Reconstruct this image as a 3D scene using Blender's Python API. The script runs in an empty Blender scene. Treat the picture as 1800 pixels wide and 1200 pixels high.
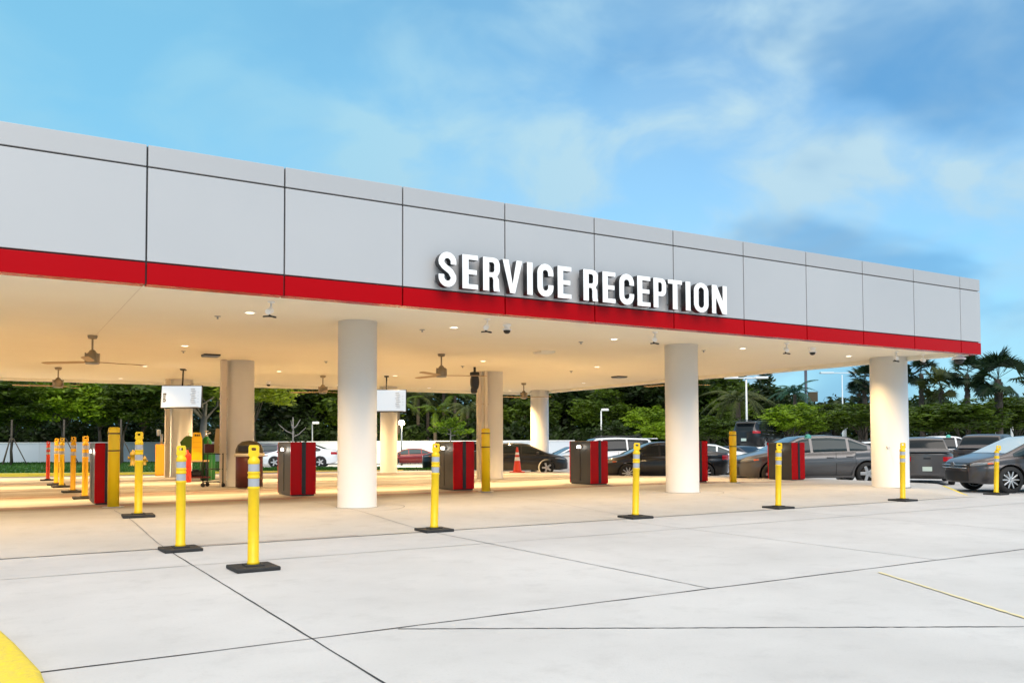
import bpy, bmesh, math, random
import numpy as np
from mathutils import Vector, Matrix
R = math.radians
SC = bpy.context.scene
COL = SC.collection
random.seed(7)
rng = np.random.default_rng(11)

# ---------------------------------------------------------------- camera
CF, YAW, PITCH, ROLL, CSY, CH = 1508.38, .543, .0367, -.00413, 119.03, 1.38
FW = np.array([math.sin(YAW)*math.cos(PITCH), math.cos(YAW)*math.cos(PITCH), math.sin(PITCH)])
_r0 = np.array([math.cos(YAW), -math.sin(YAW), 0.]); _u0 = np.cross(_r0, FW)
RT = _r0*math.cos(ROLL)+_u0*math.sin(ROLL); UP = -_r0*math.sin(ROLL)+_u0*math.cos(ROLL)
CAMP = np.array([0, 0, CH])
cd = bpy.data.cameras.new('camera'); cam = bpy.data.objects.new('camera', cd); COL.objects.link(cam)
cd.sensor_width = 36; cd.lens = 36*CF/1800; cd.shift_y = CSY/1800; cd.clip_end = 3000; cd.clip_start = .1
cam.matrix_world = Matrix(((RT[0], UP[0], -FW[0], 0), (RT[1], UP[1], -FW[1], 0), (RT[2], UP[2], -FW[2], CH), (0, 0, 0, 1)))
SC.camera = cam

# ---------------------------------------------------------------- sky, sun, exposure
SUN_EL, SUN_AZ = 40, 200          # azimuth clockwise from +Y
w = bpy.data.worlds.new('World'); SC.world = w; w.use_nodes = True
nt = w.node_tree; N = nt.nodes; LK = nt.links
bg = N['Background']
sky = N.new('ShaderNodeTexSky'); sky.sky_type = 'NISHITA'; sky.sun_disc = False
sky.sun_elevation = R(SUN_EL); sky.sun_rotation = R(SUN_AZ); sky.air_density = 1.0; sky.dust_density = .4; sky.ozone_density = 2.0
tc = N.new('ShaderNodeTexCoord')
sep = N.new('ShaderNodeSeparateXYZ'); LK.new(tc.outputs['Generated'], sep.inputs[0])
def math_node(op, a, b=None, clamp=False):
    m = N.new('ShaderNodeMath'); m.operation = op; m.use_clamp = clamp
    for i, v in enumerate((a, b)):
        if v is None: continue
        if isinstance(v, (int, float)): m.inputs[i].default_value = v
        else: LK.new(v, m.inputs[i])
    return m.outputs[0]
den = math_node('ADD', math_node('MAXIMUM', sep.outputs[2], 0.0), .22)
cx = math_node('DIVIDE', sep.outputs[0], den); cy = math_node('DIVIDE', sep.outputs[1], den)
cmb = N.new('ShaderNodeCombineXYZ'); LK.new(cx, cmb.inputs[0]); LK.new(cy, cmb.inputs[1]); cmb.inputs[2].default_value = 3.1
dirv = N.new('ShaderNodeMapping'); LK.new(tc.outputs['Generated'], dirv.inputs[0]); dirv.inputs['Scale'].default_value = (1, 1, 1.7); dirv.inputs['Location'].default_value = (.1, 2.2, .7); dirv.inputs['Rotation'].default_value = (.12, -.18, 0)
def wnoise(scale, detail, rough, dist):
    n = N.new('ShaderNodeTexNoise'); LK.new(dirv.outputs[0], n.inputs['Vector'])
    n.inputs['Scale'].default_value = scale; n.inputs['Detail'].default_value = detail
    n.inputs['Roughness'].default_value = rough; n.inputs['Distortion'].default_value = dist
    return n.outputs['Fac']
def ramp(sock, a, b, smooth=True):
    m = N.new('ShaderNodeMapRange'); m.interpolation_type = 'SMOOTHSTEP' if smooth else 'LINEAR'
    LK.new(sock, m.inputs['Value']); m.inputs['From Min'].default_value = a; m.inputs['From Max'].default_value = b
    return m.outputs['Result']
big = ramp(wnoise(2.6, 2, .45, .2), .40, .66)
fine = ramp(wnoise(6.5, 5, .5, .35), .36, .72)
over = ramp(sep.outputs[2], .55, .95)                      # bright warm overhead sky, out of view, added to light the ground
c1 = math_node('MULTIPLY', math_node('ADD', math_node('MULTIPLY', big, .72), .58), math_node('ADD', math_node('MULTIPLY', fine, .95), .22))
cl = math_node('MULTIPLY', c1, 1.15, True)
tint = N.new('ShaderNodeMix'); tint.data_type = 'RGBA'; tint.blend_type = 'MULTIPLY'; tint.inputs[0].default_value = 1
LK.new(sky.outputs[0], tint.inputs[6]); tint.inputs[7].default_value = (.78, 1.22, 1.30, 1)
mix = N.new('ShaderNodeMix'); mix.data_type = 'RGBA'
LK.new(cl, mix.inputs[0]); LK.new(tint.outputs[2], mix.inputs[6]); mix.inputs[7].default_value = (3.4, 4.85, 5.7, 1)
dotl = N.new('ShaderNodeVectorMath'); dotl.operation = 'DOT_PRODUCT'; LK.new(tc.outputs['Generated'], dotl.inputs[0]); dotl.inputs[1].default_value = (-.857, .515, .1)
def wmix(f, a, c):
    k = N.new('ShaderNodeMix'); k.data_type = 'RGBA'; LK.new(f, k.inputs[0]); LK.new(a, k.inputs[6]); k.inputs[7].default_value = (*c, 1); return k.outputs[2]
teal = wmix(math_node('MULTIPLY', ramp(dotl.outputs['Value'], -.3, .5), .66), mix.outputs[2], (1.5, 4.1, 5.6))
dk = math_node('MULTIPLY', ramp(wnoise(3.4, 4, .5, .3), .50, .66), ramp(dotl.outputs['Value'], .45, -.35))
grey = wmix(math_node('MULTIPLY', dk, .62), teal, (.55, 2.1, 4.3))
grey = wmix(math_node('MULTIPLY', ramp(sep.outputs[2], .34, .0), .6), grey, (1.7, 3.5, 5.0))
mix2 = N.new('ShaderNodeMix'); mix2.data_type = 'RGBA'; LK.new(math_node('MULTIPLY', over, .92), mix2.inputs[0]); LK.new(grey, mix2.inputs[6]); mix2.inputs[7].default_value = (13.5, 12.4, 11.2, 1)
LK.new(mix2.outputs[2], bg.inputs['Color']); bg.inputs['Strength'].default_value = .1
sl = bpy.data.lights.new('sun', 'SUN'); so = bpy.data.objects.new('sun', sl); COL.objects.link(so)
sl.energy = 1.5; sl.angle = R(45); sl.color = (1, .89, .79)
sd = Vector((math.sin(R(SUN_AZ))*math.cos(R(SUN_EL)), math.cos(R(SUN_AZ))*math.cos(R(SUN_EL)), math.sin(R(SUN_EL))))
so.rotation_euler = sd.to_track_quat('Z', 'Y').to_euler()
SC.view_settings.view_transform = 'Standard'; SC.view_settings.look = 'None'; SC.view_settings.gamma = 1
SC.view_settings.exposure = .62
SC.cycles.max_bounces = 6; SC.cycles.diffuse_bounces = 4; SC.cycles.glossy_bounces = 3; SC.cycles.transparent_max_bounces = 8

# ---------------------------------------------------------------- placing helpers
def ray(u, v): return FW*CF+RT*(u-900)-UP*(v-600-CSY)
def at(u, v, D): return CAMP+ray(u, v)/CF*D               # point seen at (u,v), D metres ahead
def px(u, v, z):
    d = ray(u, v); return CAMP+d*(z-CH)/d[2]
def sm(t): t = max(0., min(1., t)); return t*t*(3-2*t)
def depth(x, y): return .517*x+.856*y
def gz(x, y):
    d = depth(x, y)
    return -.010*max(0., min(d, 110)-30)-(.21*sm((x-19.5)/3.2))
def sz(x, y):
    k = sm((y-11.95)/3.6)
    return .004-.21*sm((x-19.5)/3.2)*(1-k)+(.116-.085*sm((x-16.5)/6))*k-.010*max(0., min(depth(x, y), 110)-30)
def gp(u, D):                                             # ground point in column u of the picture, D metres ahead
    p = at(u, 760, D); return (p[0], p[1], gz(p[0], p[1]))
def gv(u, v, f=gz, extra=0):                              # ground point seen at (u,v)
    z = 0.
    for _ in range(40): p = px(u, v, z); z = .5*z+.5*(f(p[0], p[1])+extra)
    return (p[0], p[1], z)

# ---------------------------------------------------------------- materials
def mat(name, col, rough=.5, metal=0., spec=.5, coat=0., emit=None, es=0., noise=None, bump=None, island=0.):
    m = bpy.data.materials.new(name); m.use_nodes = True; t = m.node_tree; b = t.nodes['Principled BSDF']
    b.inputs['Base Color'].default_value = (*col, 1); b.inputs['Roughness'].default_value = rough
    b.inputs['Metallic'].default_value = metal; b.inputs['Specular IOR Level'].default_value = spec
    b.inputs['Coat Weight'].default_value = coat; b.inputs['Coat Roughness'].default_value = .05
    if emit: b.inputs['Emission Color'].default_value = (*emit, 1); b.inputs['Emission Strength'].default_value = es
    if noise:
        sc, amt, col2 = noise
        tcn = t.nodes.new('ShaderNodeTexCoord'); n = t.nodes.new('ShaderNodeTexNoise'); n.inputs['Scale'].default_value = sc
        n.inputs['Detail'].default_value = 6; t.links.new(tcn.outputs['Object'], n.inputs['Vector'])
        mr = t.nodes.new('ShaderNodeMapRange'); mr.inputs[1].default_value = .35; mr.inputs[2].default_value = .7
        mr.inputs[4].default_value = amt; t.links.new(n.outputs['Fac'], mr.inputs[0])
        mx = t.nodes.new('ShaderNodeMix'); mx.data_type = 'RGBA'; t.links.new(mr.outputs[0], mx.inputs[0])
        mx.inputs[6].default_value = (*col, 1); mx.inputs[7].default_value = (*col2, 1)
        t.links.new(mx.outputs[2], b.inputs['Base Color'])
    if bump:
        sc, st = bump
        tcn = t.nodes.new('ShaderNodeTexCoord'); n = t.nodes.new('ShaderNodeTexNoise'); n.inputs['Scale'].default_value = sc
        n.inputs['Detail'].default_value = 4; t.links.new(tcn.outputs['Object'], n.inputs['Vector'])
        bp = t.nodes.new('ShaderNodeBump'); bp.inputs['Strength'].default_value = st; bp.inputs['Distance'].default_value = .02
        t.links.new(n.outputs['Fac'], bp.inputs['Height']); t.links.new(bp.outputs[0], b.inputs['Normal'])
    return m
def leafmat(name, c1, c2, tr=.3):
    m = bpy.data.materials.new(name); m.use_nodes = True; t = m.node_tree; b = t.nodes['Principled BSDF']
    g = t.nodes.new('ShaderNodeNewGeometry'); o = t.nodes.new('ShaderNodeTexCoord'); n = t.nodes.new('ShaderNodeTexNoise')
    n.inputs['Scale'].default_value = .55; n.inputs['Detail'].default_value = 3; t.links.new(o.outputs['Object'], n.inputs['Vector'])
    mr = t.nodes.new('ShaderNodeMapRange'); mr.inputs[1].default_value = .4; mr.inputs[2].default_value = .62
    t.links.new(n.outputs['Fac'], mr.inputs[0])
    a = t.nodes.new('ShaderNodeMath'); a.operation = 'MULTIPLY_ADD'; t.links.new(g.outputs['Random Per Island'], a.inputs[0]); a.inputs[1].default_value = .6
    q = t.nodes.new('ShaderNodeMath'); q.operation = 'MULTIPLY'; t.links.new(mr.outputs[0], q.inputs[0]); q.inputs[1].default_value = .5
    t.links.new(q.outputs[0], a.inputs[2]); a.use_clamp = True
    mx = t.nodes.new('ShaderNodeMix'); mx.data_type = 'RGBA'; t.links.new(a.outputs[0], mx.inputs[0])
    mx.inputs[6].default_value = (*c1, 1); mx.inputs[7].default_value = (*c2, 1)
    t.links.new(mx.outputs[2], b.inputs['Base Color']); b.inputs['Roughness'].default_value = .5; b.inputs['Specular IOR Level'].default_value = .3
    tl = t.nodes.new('ShaderNodeBsdfTranslucent'); t.links.new(mx.outputs[2], tl.inputs[0])
    ms = t.nodes.new('ShaderNodeMixShader'); ms.inputs[0].default_value = tr
    t.links.new(b.outputs[0], ms.inputs[1]); t.links.new(tl.outputs[0], ms.inputs[2]); t.links.new(ms.outputs[0], t.nodes['Material Output'].inputs[0])
    return m
def concrete(name, base, dark, stain, band=None):
    m = bpy.data.materials.new(name); m.use_nodes = True; t = m.node_tree; b = t.nodes['Principled BSDF']
    o = t.nodes.new('ShaderNodeTexCoord')
    def ns(s, d, rg): 
        n = t.nodes.new('ShaderNodeTexNoise'); n.inputs['Scale'].default_value = s; n.inputs['Detail'].default_value = d; n.inputs['Roughness'].default_value = rg
        t.links.new(o.outputs['Object'], n.inputs['Vector']); return n.outputs['Fac']
    def mr(s, a, c, lo=0, hi=1):
        k = t.nodes.new('ShaderNodeMapRange'); t.links.new(s, k.inputs[0]); k.inputs[1].default_value = a; k.inputs[2].default_value = c
        k.inputs[3].default_value = lo; k.inputs[4].default_value = hi; return k.outputs[0]
    def mixc(f, a, c):
        k = t.nodes.new('ShaderNodeMix'); k.data_type = 'RGBA'; t.links.new(f, k.inputs[0])
        if isinstance(a, tuple): k.inputs[6].default_value = (*a, 1)
        else: t.links.new(a, k.inputs[6])
        k.inputs[7].default_value = (*c, 1); return k.outputs[2]
    c = mixc(mr(ns(.45, 5, .6), .35, .68), base, dark)
    c = mixc(mr(ns(2.2, 8, .7), .52, .78, 0, .55), c, stain)
    c = mixc(mr(ns(38, 3, .6), .55, .8, 0, .35), c, stain)
    if band:  # soft brown bands: floor shade painted into the slab colour
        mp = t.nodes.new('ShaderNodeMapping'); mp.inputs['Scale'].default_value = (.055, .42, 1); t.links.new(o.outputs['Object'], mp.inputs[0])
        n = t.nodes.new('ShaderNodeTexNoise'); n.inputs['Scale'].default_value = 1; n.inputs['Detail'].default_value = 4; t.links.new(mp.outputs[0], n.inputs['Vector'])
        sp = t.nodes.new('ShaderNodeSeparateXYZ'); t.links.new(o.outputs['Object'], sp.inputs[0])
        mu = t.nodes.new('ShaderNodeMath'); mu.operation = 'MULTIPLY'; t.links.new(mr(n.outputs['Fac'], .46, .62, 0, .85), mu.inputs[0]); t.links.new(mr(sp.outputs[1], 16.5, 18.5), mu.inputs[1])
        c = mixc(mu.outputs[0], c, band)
    t.links.new(c, b.inputs['Base Color']); b.inputs['Roughness'].default_value = .72; b.inputs['Specular IOR Level'].default_value = .3
    bp = t.nodes.new('ShaderNodeBump'); bp.inputs['Strength'].default_value = .25; bp.inputs['Distance'].default_value = .01
    t.links.new(ns(60, 4, .6), bp.inputs['Height']); t.links.new(bp.outputs[0], b.inputs['Normal'])
    return m
M = {}
M['ground'] = concrete('pale concrete', (.56, .555, .55), (.475, .47, .465), (.38, .375, .37))
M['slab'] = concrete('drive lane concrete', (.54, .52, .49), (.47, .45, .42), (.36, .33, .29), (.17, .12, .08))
M['asphalt'] = mat('joint sealant', (.03, .03, .033), .8)
M['jointlight'] = mat('sawn joint', (.22, .22, .22), .9)
M['yline'] = mat('faded yellow line', (.72, .62, .32), .8, noise=(9, .6, (.6, .58, .5)))
M['redline'] = mat('red painted line', (.22, .035, .03), .7, noise=(3, .6, (.3, .15, .12)))
M['yedge'] = mat('yellow kerb paint', (.82, .62, .02), .6, noise=(24, .8, (.62, .49, .10)), bump=(40, .3))
M['shade_band'] = mat('dark floor band', (.20, .15, .11), .6)  # colour of the shade painted across the lanes
M['panel'] = mat('silver grey panel', (.50, .495, .50), .42, .1, noise=(.35, .6, (.45, .45, .46)))
M['panel2'] = mat('silver grey panel top', (.45, .445, .45), .42, .1)
M['red'] = mat('gloss red panel', (.43, .0005, .003), .2, spec=.12, noise=(.5, .5, (.40, .0005, .003)))
M['dark'] = mat('dark backing', (.03, .032, .036), .6)
M['ceil'] = mat('ceiling stucco', (.82, .78, .66), .8, noise=(1.2, .5, (.79, .75, .63)), bump=(30, .15))
M['colw'] = mat('column paint', (.80, .79, .78), .55, noise=(1.0, .6, (.76, .75, .74)), bump=(25, .08))
M['chase'] = mat('tan downspout', (.60, .53, .43), .5)
M['white'] = mat('white enamel', (.86, .86, .86), .35)
M['letter'] = mat('white letter face', (.9, .9, .9), .4, emit=(1, 1, 1), es=.12)
M['ret'] = mat('dark letter return', (.02, .021, .024), .4)
M['yel'] = mat('yellow post plastic', (.92, .60, .0), .42, noise=(11, .7, (.82, .50, .01)))
M['yel2'] = mat('amber post plastic', (.86, .45, .0), .45, noise=(5, .4, (.80, .40, .002)))
M['ysteel'] = mat('yellow bollard sleeve', (1.0, .62, .0), .38, noise=(3, .4, (.95, .55, .002)))
M['oran'] = mat('orange red plastic', (.75, .05, .015), .45)
M['refl'] = mat('silver reflective band', (.42, .43, .46), .4, .1)
M['rub'] = mat('black rubber', (.018, .018, .019), .7, noise=(14, .3, (.045, .043, .04)), bump=(50, .3))
M['kred'] = mat('deep red kiosk panel', (.50, .001, .003), .3, spec=.15)
M['kgrey'] = mat('brushed grey kiosk side', (.06, .054, .047), .5, .3)
M['kdark'] = mat('charcoal kiosk side', (.022, .022, .024), .4)
M['black'] = mat('black trim', (.012, .012, .013), .4)
M['lamp'] = mat('downlight lens', (.9, .88, .8), .4, emit=(1, .86, .62), es=4)
M['lampw'] = mat('white lamp lens', (.9, .9, .9), .4, emit=(1, .93, .8), es=7)
M['screen'] = mat('lit white screen', (.06, .06, .06), .4, emit=(.86, .94, 1), es=.56)
M['ink'] = mat('screen ink', (.02, .025, .04), .5)
M['inkg'] = mat('screen grey ink', (.3, .35, .42), .5)
M['bronze'] = mat('aged fan metal', (.30, .25, .18), .4, .6)
M['blade'] = mat('tan fan blade', (.40, .27, .14), .5)
M['steel'] = mat('grey steel', (.35, .36, .37), .4, .6)
M['wall'] = mat('boundary wall paint', (.56, .60, .67), .7, noise=(.25, .6, (.49, .53, .60)), bump=(15, .15))
M['grass'] = None
M['tr'] = mat('teal thing', (.08, .45, .36), .4)
M['glass'] = mat('dark car glass', (.010, .014, .017), .05, spec=.3)
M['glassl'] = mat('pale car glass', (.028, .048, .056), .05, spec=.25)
M['glassw'] = mat('sky lit windscreen', (.50, .58, .60), .12, spec=.6, coat=.3)  # pale base colour stands in for the sky's reflection
M['tyre'] = mat('tyre rubber', (.016, .016, .017), .75)
M['rim'] = mat('alloy rim', (.55, .56, .58), .3, .7)
M['chrome'] = mat('chrome', (.65, .66, .68), .15, .9)
M['tail'] = mat('tail lamp red', (.42, .01, .015), .15, coat=.6)
M['head'] = mat('headlamp lens', (.22, .23, .24), .1, spec=.9, coat=.7)
M['amber'] = mat('amber marker', (.7, .12, .03), .2)
M['plate'] = mat('licence plate', (.55, .66, .60), .5)
def paint(n, c, metal=.45): return mat(n, c, .32, metal, spec=.3, coat=.6)
M['p_gray'] = paint('graphite car paint', (.11, .108, .112))
M['p_gray2'] = paint('warm grey car paint', (.075, .068, .070))
M['p_black'] = paint('black car paint', (.014, .014, .016), .2)
M['p_white'] = paint('white car paint', (.8, .81, .83), 0)
M['p_silver'] = paint('silver car paint', (.42, .44, .46), .6)
M['p_red'] = paint('dark red car paint', (.15, .002, .005), .2)
M['p_blue'] = paint('navy car paint', (.04, .045, .07), .3)
M['green'] = mat('green cylinder paint', (.01, .16, .03), .35)
M['greend'] = mat('dark green cloth', (.07, .14, .02), .8)
M['binred'] = mat('maroon bin panel', (.085, .008, .006), .45)
M['binlid'] = mat('brown bin dome', (.07, .05, .022), .45)
M['card'] = mat('cardboard', (.55, .40, .2), .9)
M['orbox'] = mat('amber electrical box', (.78, .34, .015), .5)
M['bark'] = mat('bark', (.10, .08, .062), .9, noise=(6, .8, (.05, .04, .03)), bump=(20, .8))
M['barkg'] = mat('pale grey bark', (.30, .27, .25), .9, noise=(5, .8, (.17, .15, .14)), bump=(20, .6))
M['barkp'] = mat('palm trunk', (.10, .075, .06), .9, noise=(8, .8, (.05, .04, .03)), bump=(30, .8))
M['lf_d'] = leafmat('dark leaves', (.007, .015, .003), (.034, .062, .008))
M['lf_m'] = leafmat('mid green leaves', (.018, .038, .003), (.11, .175, .008))
M['lf_b'] = leafmat('bright green leaves', (.045, .095, .005), (.28, .42, .014))
M['lf_y'] = leafmat('yellow green leaves', (.05, .08, .003), (.30, .36, .012))
M['lf_p'] = leafmat('dark palm leaves', (.008, .022, .010), (.03, .06, .02))
M['lf_t'] = leafmat('teal palm leaves', (.010, .05, .035), (.03, .12, .07))
M['lf_o'] = leafmat('olive palm leaves', (.02, .035, .008), (.10, .12, .02))
M['lf_g'] = leafmat('golden frond', (.12, .10, .01), (.35, .20, .02))
M['gr'] = leafmat('grass blades', (.02, .07, .008), (.06, .17, .015))
M['turf'] = mat('turf', (.025, .085, .012), .9, noise=(3, .8, (.04, .12, .015)), bump=(30, .8))

# ---------------------------------------------------------------- mesh builder
class MB:
    def __init__(s): s.b = bmesh.new()
    def _xf(s, vs, mtx):
        if mtx is not None: bmesh.ops.transform(s.b, matrix=mtx, verts=vs)
    def box(s, c, d, rz=0, bev=0, mtx=None, mi=0):
        r = bmesh.ops.create_cube(s.b, size=1); vs = r['verts']
        bmesh.ops.scale(s.b, vec=d, verts=vs)
        fs = list({f for v in vs for f in v.link_faces})
        if bev:
            es = list({e for v in vs for e in v.link_edges})
            o = bmesh.ops.bevel(s.b, geom=es, offset=bev, segments=2, affect='EDGES', profile=.5)
            fs = list({f for f in o['faces']} | {f for f in fs if f.is_valid}); vs = list({v for f in fs for v in f.verts})
        for f in fs:
            if f.is_valid: f.material_index = mi
        if rz: bmesh.ops.rotate(s.b, matrix=Matrix.Rotation(rz, 3, 'Z'), verts=vs)
        bmesh.ops.translate(s.b, vec=c, verts=vs); s._xf(vs, mtx); return s
    def lathe(s, prof, n=24, c=(0, 0, 0), mtx=None, mi=0, cap=True, sc=(1, 1)):
        rings = []
        for r, z in prof:
            rings.append([s.b.verts.new((c[0]+r*sc[0]*math.cos(2*math.pi*k/n), c[1]+r*sc[1]*math.sin(2*math.pi*k/n), c[2]+z)) for k in range(n)])
        for a, b in zip(rings, rings[1:]):
            for k in range(n):
                f = s.b.faces.new((a[k], a[(k+1) % n], b[(k+1) % n], b[k])); f.smooth = True; f.material_index = mi
        if cap:
            if prof[0][0] > 1e-4: s.b.faces.new(rings[0][::-1]).material_index = mi
            if prof[-1][0] > 1e-4: s.b.faces.new(rings[-1]).material_index = mi
        s._xf([v for r in rings for v in r], mtx); return s
    def tube(s, pts, rad, n=8, mi=0):
        pts = [Vector(p) for p in pts]
        if isinstance(rad, (int, float)): rad = [rad]*len(pts)
        rings = []; up = Vector((0, 0, 1))
        for i, p in enumerate(pts):
            d = (pts[min(i+1, len(pts)-1)]-pts[max(i-1, 0)]).normalized()
            a = d.cross(up) if abs(d.z) < .95 else d.cross(Vector((1, 0, 0)))
            a.normalize(); b = d.cross(a)
            rings.append([s.b.verts.new(p+(a*math.cos(2*math.pi*k/n)+b*math.sin(2*math.pi*k/n))*rad[i]) for k in range(n)])
        for A, B in zip(rings, rings[1:]):
            for k in range(n):
                f = s.b.faces.new((A[k], A[(k+1) % n], B[(k+1) % n], B[k])); f.smooth = True; f.material_index = mi
        s.b.faces.new(rings[0][::-1]).material_index = mi; s.b.faces.new(rings[-1]).material_index = mi
        return s
    def prism(s, poly, z0, z1, mi=0):                     # poly [(x,y)], extruded in z
        a = [s.b.verts.new((x, y, z0)) for x, y in poly]; b = [s.b.verts.new((x, y, z1)) for x, y in poly]
        s.b.faces.new(a[::-1]).material_index = mi; s.b.faces.new(b).material_index = mi
        n = len(a)
        for k in range(n): s.b.faces.new((a[k], a[(k+1) % n], b[(k+1) % n], b[k])).material_index = mi
        return s
    def quad(s, ps, mi=0):
        f = s.b.faces.new([s.b.verts.new(p) for p in ps]); f.material_index = mi; return s
    def grid(s, P, mi=0, smooth=True):                    # P[i][j] points
        V = [[s.b.verts.new(p) for p in row] for row in P]
        for i in range(len(V)-1):
            for j in range(len(V[0])-1):
                f = s.b.faces.new((V[i][j], V[i+1][j], V[i+1][j+1], V[i][j+1])); f.smooth = smooth; f.material_index = mi
        return s
    def build(s, name, m, parent=None, loc=None, recalc=True):
        if recalc: bmesh.ops.recalc_face_normals(s.b, faces=s.b.faces)
        me = bpy.data.meshes.new(name); s.b.to_mesh(me); s.b.free()
        for q in (m if isinstance(m, (list, tuple)) else [m]): me.materials.append(q)
        o = bpy.data.objects.new(name, me); COL.objects.link(o)
        if parent: o.parent = parent
        if loc: o.location = loc
        return o
def tag(o, label=None, cat=None, group=None, kind=None):
    if label: o['label'] = label
    if cat: o['category'] = cat
    if group: o['group'] = group
    if kind: o['kind'] = kind
    return o
def empty(name, loc=(0, 0, 0), rz=0, s=1., **k):
    o = bpy.data.objects.new(name, None); COL.objects.link(o); o.location = loc; o.rotation_euler = (0, 0, rz); o.scale = (s, s, s)
    o.empty_display_size = .1
    return tag(o, **k)
KIDS = {}
def kids(o): return [c for c in bpy.data.objects if c.parent == o]
def copy_tree(o, parent=None):
    c = o.copy(); COL.objects.link(c)
    if parent: c.parent = parent
    for ch in kids(o): copy_tree(ch, c)
    return c
def struct(o): o['kind'] = 'structure'; return o
def rotx(a): return Matrix.Rotation(a, 4, 'X')
def T(x, y, z): return Matrix.Translation((x, y, z))

# ---------------------------------------------------------------- ground
def ground():
    xs = sorted(set([-400, -200, -100, -60]+list(np.arange(-40, 130, 3.0))+list(np.arange(18, 26, .5))+[150, 200, 300, 500, 800]))
    ys = sorted(set([-60, -30, -10]+list(np.arange(-4, 130, 3.0))+[150, 200, 300, 500, 900]))
    m = MB(); m.grid([[(x, y, gz(x, y)) for y in ys] for x in xs]); struct(m.build('ground', M['ground']))
    # raised drive-through slab
    ys = list(np.arange(11.95, 16, .2))+list(np.arange(16, 38.3, .9)); ts = np.linspace(0, 1, 40)
    def xm(y): return min(20.9+(y-11.95)*.94, 24.4)
    P = [[(-16+(xm(y)+16)*t, y, sz(-16+(xm(y)+16)*t, y)) for t in ts] for y in ys]
    m = MB(); m.grid(P)
    E = [P[0][0]]+[r[-1] for r in P]
    m.grid([[p, (p[0], p[1], -1.2)] for p in [r[-1] for r in P]], smooth=False)
    m.grid([[p, (p[0], p[1], -1.6)] for p in P[-1]], smooth=False)
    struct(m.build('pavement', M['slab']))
    m = MB(); e = [r[-1] for r in P][:16]
    m.grid([[(p[0]-.10, p[1]+.02, p[2]+.005), (p[0]+.004, p[1]-.004, p[2]+.005), (p[0]+.006, p[1]-.006, p[2]-.12)] for p in e[7:]], smooth=False)
    struct(m.build('pavement_edge', M['yedge']))
    # joints : ribbons 4 mm above what they lie on
    def ribbon(m, a, b, wd, f, dz=.004, wob=.006, n=60, gap=0):
        a = Vector(a); b = Vector(b); d = (b-a).normalized(); s = Vector((-d.y, d.x)); row = []
        for i in range(n+1):
            p = a.lerp(b, i/n)+s*random.uniform(-wob, wob); ww = wd*random.uniform(.6, 1.15)
            row.append([(p.x-s.x*ww/2, p.y-s.y*ww/2, f(p.x, p.y)+dz), (p.x+s.x*ww/2, p.y+s.y*ww/2, f(p.x, p.y)+dz)])
        m.grid(row)
    m = MB()
    ribbon(m, (-14, 5.93), (60, 5.93), .02, gz, n=300)
    ribbon(m, (-14, 11.915), (40, 11.915), .035, gz, n=300)
    ribbon(m, (1.93, -2), (1.93, 11.9), .015, gz, n=60, wob=.0025)
    k0 = gv(700, 1105); k1 = gv(1800, 1101)
    ribbon(m, k0[:2], k1[:2], .018, gz, n=80); 
    struct(m.build('ground_joint', M['asphalt']))
    m = MB()
    ribbon(m, (-14, 10.13), (60, 10.13), .02, gz, n=200)
    ribbon(m, (5.73, 5.95), (5.73, 11.9), .018, gz); ribbon(m, (9.25, 5.95), (9.25, 11.9), .014, gz)
    ribbon(m, (13.2, 5.95), (13.2, 11.9), .014, gz); ribbon(m, (17.2, 5.95), (17.2, 11.9), .012, gz)
    for x in (1.93, 5.73, 9.9, 14.35, 18.5): ribbon(m, (x, 12.0), (x, 17.5), .014, sz, n=40, wob=.003, dz=.006)
    struct(m.build('pavement_joint', M['jointlight']))
    m = MB(); a = gv(1545, 1006); b = gv(1800, 1086); dx = (Vector(b[:2])-Vector(a[:2])); e = Vector(a[:2])+dx*2.2
    ribbon(m, a[:2], e, .045, gz, .008, .002, 60); struct(m.build('road_marking', M['yline']))
    m = MB()
    ribbon(m, (-10, 18.9), (22, 18.9), .20, sz, .004, .004, 80); ribbon(m, (-10, 22.6), (14, 22.6), .14, sz, .004, .004, 80)
    ribbon(m, (1.9, 12.02), (4.6, 12.02), .02, sz, .004, .001, 20)
    struct(m.build('lane_line', M['redline']))
    m = MB()
    for y, wd, x0, x1 in ((19.25, .25, -8, 20), (23.4, .35, -8, 18), (26.6, .3, -6, 12), (30.2, .4, -6, 12)):
        ribbon(m, (x0, y), (x1, y), wd, sz, .004, .02, 60)
    struct(m.build('shade_strip', M['shade_band']))  # dark ribbons painted where bands of shade cross the floor
    # cracked arc by the first column
    m = MB(); p = [(5.95+.95*math.cos(a), 15.75+.95*math.sin(a)) for a in np.linspace(-2.2, .35, 24)]
    m.grid([[(x, y, sz(x, y)+.004), (x*1+.018*(x-5.95), y+.018*(y-15.75), sz(x, y)+.004)] for x, y in p])
    p = [(14.35+.95*math.cos(a), 15.75+.95*math.sin(a)) for a in np.linspace(-2.2, .2, 24)]
    m.grid([[(x, y, sz(x, y)+.004), (x+.018*(x-14.35), y+.018*(y-15.75), sz(x, y)+.004)] for x, y in p])
    struct(m.build('column_joint', M['jointlight']))
    # yellow kerb nose at the lower left
    c = []
    for u, v in ((-330, 1000), (-120, 1050), (0, 1122), (32, 1152), (78, 1204), (110, 1290)): c.append(px(u, v, .02)[:2])
    cc = [Vector(q) for q in c]; path = []
    for i in range(len(cc)-1):
        for t in np.linspace(0, 1, 6, endpoint=False): path.append(cc[i].lerp(cc[i+1], t))
    path.append(cc[-1]); rows = []
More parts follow.
